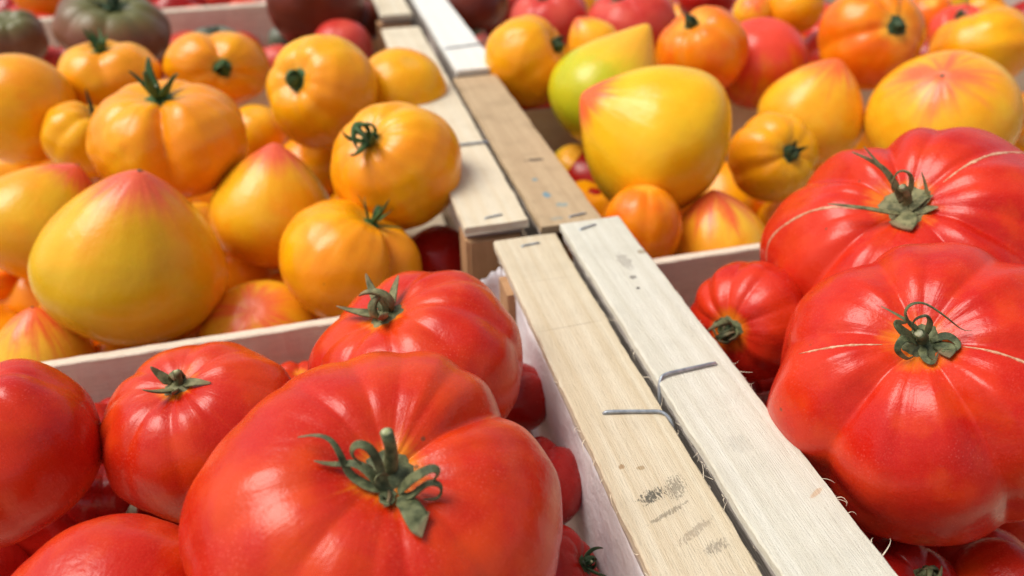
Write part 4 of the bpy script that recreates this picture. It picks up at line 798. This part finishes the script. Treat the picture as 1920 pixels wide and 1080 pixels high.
mesh_seed = 100
GROUPS = {'F': 'red tomatoes heaped in the front left crate', 'G': 'red tomatoes heaped in the front right crate', 'H': 'golden tomatoes heaped in the middle left crate', 'K': 'dark tomatoes in the far left crate', 'Q': 'orange red tomatoes in the farthest left crate', 'L': 'yellow tomatoes heaped in the middle right crate', 'M': 'pink and maroon tomatoes in the far right crate'}
roots = {}
for (tid, loc, R, asp, ax, xx, kind) in TOM:
    inf = INFO.get(tid, {}); mesh_seed += 1
    z = Vector(ax).normalized(); x = Vector(xx); x = (x-z*x.dot(z)).normalized(); y = z.cross(x)
    root = empty('tomato', loc); root.matrix_world = Matrix(((x.x, y.x, z.x, loc[0]), (x.y, y.y, z.y, loc[1]), (x.z, y.z, z.z, loc[2]), (0, 0, 0, 1)))
    tag(root, inf['label'], 'tomato', inf.get('group', GROUPS[tid[0]]))
    sh = Shape(R, inf.get('b', asp), kind, inf.get('seed', mesh_seed), inf.get('g'), inf.get('ex', (1, 1)), inf.get('dip'), inf.get('pit'), inf.get('lump'), inf.get('wr'), inf.get('tipx', 0))
    res = inf.get('res', (96, 64)); body = link('body', sh.body('body', *res), MT[inf['mat']], root)
    cx = inf.get('calyx')
    if cx:
        cst = None; stv = None
        if tid in CUSTOM:
            Mi = root.matrix_world.inverted()
            cst = [([tuple(Mi @ Vector(p)) for p in pts], w0, bl) for pts, w0, bl in CUSTOM[tid]['sepals']]
            s0, s1 = [Mi @ Vector(p) for p in CUSTOM[tid]['stem']]; stv = tuple(s1-s0)
        make_calyx(root, sh, mesh_seed, ML[cx.get('mat', 'fresh')], cx.get('size', .42), cx.get('n'), cx.get('style', 'mix'), cx.get('split', True), cx.get('stem', True), cst, stv, cx.get('crown', .17), cx.get('wide', .15))
    for (pts, w0) in inf.get('cracks', ()): surf_strip(root, sh, pts, w0)
    if inf.get('scar'): blossom_scar(root, sh)

# lower layer: what fills the crates under the tomatoes in view
rg = random.Random(4)
low = {}
for key in ('red', 'amber', 'deep', 'heart2'):
    for q in range(4):
        s_ = Shape(.030*(.88+.07*q), (.80, .92, .86, 1.0)[q], 'beef' if q < 3 else 'round', 7+len(low), lump=.035, dip=.12)
        low[key, q] = s_.body('body', 56, 36); low[key, q].materials.append(MT[key])
LOW = [
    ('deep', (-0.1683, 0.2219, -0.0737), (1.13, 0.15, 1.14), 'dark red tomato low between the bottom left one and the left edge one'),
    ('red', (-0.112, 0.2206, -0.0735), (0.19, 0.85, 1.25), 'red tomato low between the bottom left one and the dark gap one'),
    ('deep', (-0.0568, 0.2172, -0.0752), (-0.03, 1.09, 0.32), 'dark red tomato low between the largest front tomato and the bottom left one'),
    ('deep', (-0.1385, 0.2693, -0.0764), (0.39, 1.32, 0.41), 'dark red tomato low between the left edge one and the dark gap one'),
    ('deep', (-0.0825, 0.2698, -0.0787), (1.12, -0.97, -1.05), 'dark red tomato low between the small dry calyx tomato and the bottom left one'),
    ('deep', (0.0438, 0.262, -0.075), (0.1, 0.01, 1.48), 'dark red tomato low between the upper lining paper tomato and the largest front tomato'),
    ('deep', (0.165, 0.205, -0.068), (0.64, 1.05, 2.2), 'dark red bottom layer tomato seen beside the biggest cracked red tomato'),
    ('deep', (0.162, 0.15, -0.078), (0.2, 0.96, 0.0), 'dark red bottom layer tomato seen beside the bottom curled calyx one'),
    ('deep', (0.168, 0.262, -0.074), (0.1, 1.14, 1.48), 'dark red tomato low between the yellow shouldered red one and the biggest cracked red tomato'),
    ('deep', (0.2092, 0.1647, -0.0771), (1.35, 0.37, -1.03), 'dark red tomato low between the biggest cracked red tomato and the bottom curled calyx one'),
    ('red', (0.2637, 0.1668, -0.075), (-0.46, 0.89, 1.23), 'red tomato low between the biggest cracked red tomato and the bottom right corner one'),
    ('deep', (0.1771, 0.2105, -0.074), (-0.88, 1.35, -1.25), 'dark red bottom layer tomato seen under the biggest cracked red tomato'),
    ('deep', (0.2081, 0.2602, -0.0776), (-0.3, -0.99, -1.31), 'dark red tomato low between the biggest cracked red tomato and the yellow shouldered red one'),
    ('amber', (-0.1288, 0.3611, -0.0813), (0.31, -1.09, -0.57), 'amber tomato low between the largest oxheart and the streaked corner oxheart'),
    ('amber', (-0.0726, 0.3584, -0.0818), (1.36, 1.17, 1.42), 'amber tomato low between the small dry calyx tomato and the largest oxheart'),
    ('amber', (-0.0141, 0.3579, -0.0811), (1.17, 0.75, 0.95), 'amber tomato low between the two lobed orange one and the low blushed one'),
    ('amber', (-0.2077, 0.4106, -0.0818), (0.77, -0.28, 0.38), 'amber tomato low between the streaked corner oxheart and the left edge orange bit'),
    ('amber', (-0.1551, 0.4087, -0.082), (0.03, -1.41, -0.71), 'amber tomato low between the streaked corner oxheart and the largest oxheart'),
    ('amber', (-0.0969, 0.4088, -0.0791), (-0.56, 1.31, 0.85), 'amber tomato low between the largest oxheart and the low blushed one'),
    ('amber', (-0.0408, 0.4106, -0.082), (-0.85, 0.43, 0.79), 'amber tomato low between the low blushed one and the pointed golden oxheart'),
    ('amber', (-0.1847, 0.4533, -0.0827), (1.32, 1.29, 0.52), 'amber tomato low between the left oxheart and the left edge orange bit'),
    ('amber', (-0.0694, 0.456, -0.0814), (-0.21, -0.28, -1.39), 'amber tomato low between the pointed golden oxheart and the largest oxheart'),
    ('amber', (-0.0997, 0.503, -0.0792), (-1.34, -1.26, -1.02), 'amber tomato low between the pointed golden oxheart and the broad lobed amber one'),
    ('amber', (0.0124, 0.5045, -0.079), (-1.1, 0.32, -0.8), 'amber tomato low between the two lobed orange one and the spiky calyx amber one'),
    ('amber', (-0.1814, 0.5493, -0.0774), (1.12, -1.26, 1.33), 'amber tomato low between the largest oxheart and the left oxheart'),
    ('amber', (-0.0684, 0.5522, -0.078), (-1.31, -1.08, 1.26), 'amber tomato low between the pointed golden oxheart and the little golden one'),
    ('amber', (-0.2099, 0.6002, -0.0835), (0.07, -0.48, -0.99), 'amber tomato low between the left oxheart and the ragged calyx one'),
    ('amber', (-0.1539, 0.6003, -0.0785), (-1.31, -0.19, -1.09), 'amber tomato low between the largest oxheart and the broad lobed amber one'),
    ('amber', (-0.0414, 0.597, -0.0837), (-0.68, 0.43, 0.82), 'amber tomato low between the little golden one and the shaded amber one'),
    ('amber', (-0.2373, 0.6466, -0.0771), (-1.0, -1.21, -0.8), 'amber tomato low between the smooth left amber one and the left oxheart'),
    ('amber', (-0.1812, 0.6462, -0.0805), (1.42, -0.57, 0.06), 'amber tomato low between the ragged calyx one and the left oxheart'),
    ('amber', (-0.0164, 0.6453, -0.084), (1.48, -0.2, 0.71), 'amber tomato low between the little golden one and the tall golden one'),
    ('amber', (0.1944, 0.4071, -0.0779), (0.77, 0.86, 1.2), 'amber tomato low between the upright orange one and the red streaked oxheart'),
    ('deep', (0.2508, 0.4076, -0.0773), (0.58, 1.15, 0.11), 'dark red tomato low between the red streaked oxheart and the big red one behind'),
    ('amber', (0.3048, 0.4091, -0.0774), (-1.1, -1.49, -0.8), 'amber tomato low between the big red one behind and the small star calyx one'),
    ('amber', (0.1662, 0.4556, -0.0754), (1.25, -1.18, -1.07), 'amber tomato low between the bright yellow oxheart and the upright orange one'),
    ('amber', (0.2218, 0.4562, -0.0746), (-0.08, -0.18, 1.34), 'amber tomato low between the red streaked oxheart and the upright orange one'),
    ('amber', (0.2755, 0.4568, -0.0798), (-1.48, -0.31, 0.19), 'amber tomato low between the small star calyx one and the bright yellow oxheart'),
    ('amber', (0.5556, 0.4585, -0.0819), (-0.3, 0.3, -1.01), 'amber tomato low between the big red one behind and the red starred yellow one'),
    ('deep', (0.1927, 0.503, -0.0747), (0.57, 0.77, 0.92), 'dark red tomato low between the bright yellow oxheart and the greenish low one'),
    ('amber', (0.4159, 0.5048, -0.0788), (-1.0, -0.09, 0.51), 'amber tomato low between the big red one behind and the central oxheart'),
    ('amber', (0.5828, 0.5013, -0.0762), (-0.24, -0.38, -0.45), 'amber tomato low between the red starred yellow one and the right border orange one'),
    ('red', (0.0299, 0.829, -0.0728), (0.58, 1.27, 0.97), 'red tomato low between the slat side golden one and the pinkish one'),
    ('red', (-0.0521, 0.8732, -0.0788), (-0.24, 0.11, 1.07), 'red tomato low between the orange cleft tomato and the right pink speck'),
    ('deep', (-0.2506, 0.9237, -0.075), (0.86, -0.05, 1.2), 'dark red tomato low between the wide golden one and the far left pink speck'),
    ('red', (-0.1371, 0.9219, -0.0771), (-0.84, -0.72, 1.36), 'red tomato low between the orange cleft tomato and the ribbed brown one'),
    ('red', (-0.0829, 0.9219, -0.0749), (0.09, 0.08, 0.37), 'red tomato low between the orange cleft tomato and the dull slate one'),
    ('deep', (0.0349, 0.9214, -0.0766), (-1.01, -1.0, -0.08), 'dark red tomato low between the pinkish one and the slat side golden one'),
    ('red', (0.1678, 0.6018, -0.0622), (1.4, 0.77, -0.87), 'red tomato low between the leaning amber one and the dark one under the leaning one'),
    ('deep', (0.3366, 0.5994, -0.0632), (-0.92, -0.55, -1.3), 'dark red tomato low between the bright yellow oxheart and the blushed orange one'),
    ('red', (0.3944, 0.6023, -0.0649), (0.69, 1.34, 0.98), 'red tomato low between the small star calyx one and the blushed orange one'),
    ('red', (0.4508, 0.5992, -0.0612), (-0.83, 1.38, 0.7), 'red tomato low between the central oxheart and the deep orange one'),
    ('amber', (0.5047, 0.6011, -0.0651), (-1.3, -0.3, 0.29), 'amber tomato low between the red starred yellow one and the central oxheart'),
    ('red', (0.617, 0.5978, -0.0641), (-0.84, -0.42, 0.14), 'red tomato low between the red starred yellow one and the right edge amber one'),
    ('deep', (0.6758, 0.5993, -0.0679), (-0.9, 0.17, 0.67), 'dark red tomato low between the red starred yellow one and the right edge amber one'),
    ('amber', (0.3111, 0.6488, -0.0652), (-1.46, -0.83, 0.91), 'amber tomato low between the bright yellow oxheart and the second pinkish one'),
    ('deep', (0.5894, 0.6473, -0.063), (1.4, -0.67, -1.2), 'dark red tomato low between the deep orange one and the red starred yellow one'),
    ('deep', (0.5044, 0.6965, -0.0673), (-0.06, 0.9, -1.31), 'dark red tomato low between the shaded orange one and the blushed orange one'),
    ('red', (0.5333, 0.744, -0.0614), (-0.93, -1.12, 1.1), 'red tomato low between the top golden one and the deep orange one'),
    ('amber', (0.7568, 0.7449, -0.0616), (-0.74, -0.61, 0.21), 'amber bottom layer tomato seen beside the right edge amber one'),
    ('deep', (0.8151, 0.7423, -0.0672), (-0.76, 1.17, -1.07), 'dark red bottom layer tomato seen beside the right edge amber one'),
    ('red', (0.1719, 0.7899, -0.0676), (-0.65, -0.97, 1.19), 'red tomato low between the leaning amber one and the striped pink one'),
    ('red', (0.4496, 0.7901, -0.0618), (-0.42, 0.78, -0.05), 'red tomato low between the pale top one and the orange calyx tomato'),
    ('red', (0.565, 0.7901, -0.0619), (-0.98, -1.03, 0.93), 'red tomato low between the deep orange one and the top golden one'),
    ('amber', (0.7881, 0.7949, -0.0631), (0.2, 1.29, -0.81), 'amber tomato low between the right edge amber one and the top yellow one'),
    ('red', (0.1951, 0.8374, -0.0626), (-0.4, 1.45, 1.34), 'red tomato low between the leaning amber one and the broad maroon one'),
    ('amber', (0.4199, 0.8379, -0.0657), (0.82, 0.46, -0.83), 'amber tomato low between the orange calyx tomato and the second pinkish one'),
    ('deep', (0.4786, 0.8371, -0.0629), (1.01, -0.69, -0.97), 'dark red tomato low between the pale top one and the deep red top one'),
    ('red', (0.5916, 0.8411, -0.0646), (-0.19, 0.56, 0.12), 'red bottom layer tomato seen beside the deep orange one'),
    ('amber', (0.3963, 0.8854, -0.0622), (-1.16, 1.13, 0.1), 'amber tomato low between the second pinkish one and the orange calyx tomato'),
    ('deep', (0.4482, 0.8909, -0.0623), (0.59, 0.74, -0.84), 'dark red tomato low between the deep red top one and the second pinkish one'),
    ('amber', (0.3078, 0.9335, -0.0663), (1.23, -1.32, -1.35), 'amber tomato low between the pinkish red one and the second pinkish one'),
    ('amber', (0.3392, 0.9852, -0.0688), (-0.69, 0.84, -0.32), 'amber tomato low between the second pinkish one and the pinkish red one'),
    ('red', (-0.299, 0.9994, -0.0622), (-1.03, 0.96, 1.11), 'red tomato low between the top left orange one and the left brown one'),
    ('red', (-0.1293, 1.0026, -0.0614), (-0.18, 0.82, 0.07), 'red bottom layer tomato seen beside the far board pink one'),
    ('red', (-0.0746, 1.0003, -0.0611), (1.46, -1.49, 0.42), 'red bottom layer tomato seen under the far board pink one'),
    ('red', (-0.3281, 1.0463, -0.059), (-0.83, 1.27, -0.84), 'red tomato low between the left brown one and the top left orange one'),
    ('deep', (-0.1604, 1.0491, -0.0604), (1.49, -0.26, 1.25), 'dark red tomato low between the ribbed brown one and the far board red one'),
    ('deep', (-0.0484, 1.045, -0.0616), (-1.11, -0.31, -0.54), 'dark red bottom layer tomato seen beside the big maroon one'),
    ('deep', (-0.3547, 1.099, -0.0601), (0.84, 1.32, -0.08), 'dark red tomato low between the left brown one and the top left orange one'),
    ('deep', (-0.1298, 1.0974, -0.0581), (1.3, 1.03, -1.06), 'dark red bottom layer tomato seen beside the far board pink one'),
]
for key, loc, rot, lab in LOW:
    grp = GROUPS[('F' if loc[0] < .1 else 'G') if loc[1] < .31 else ('H' if loc[0] < .1 else 'L') if loc[1] < (.70 if loc[0] < .1 else .555) else (('K' if loc[1] < .96 else 'Q') if loc[0] < .1 else 'M')]
    o = link('tomato', low[key, int(abs(loc[0])*1e4) % 4]); o.location = loc; o.rotation_euler = rot; tag(o, lab, 'tomato', grp)
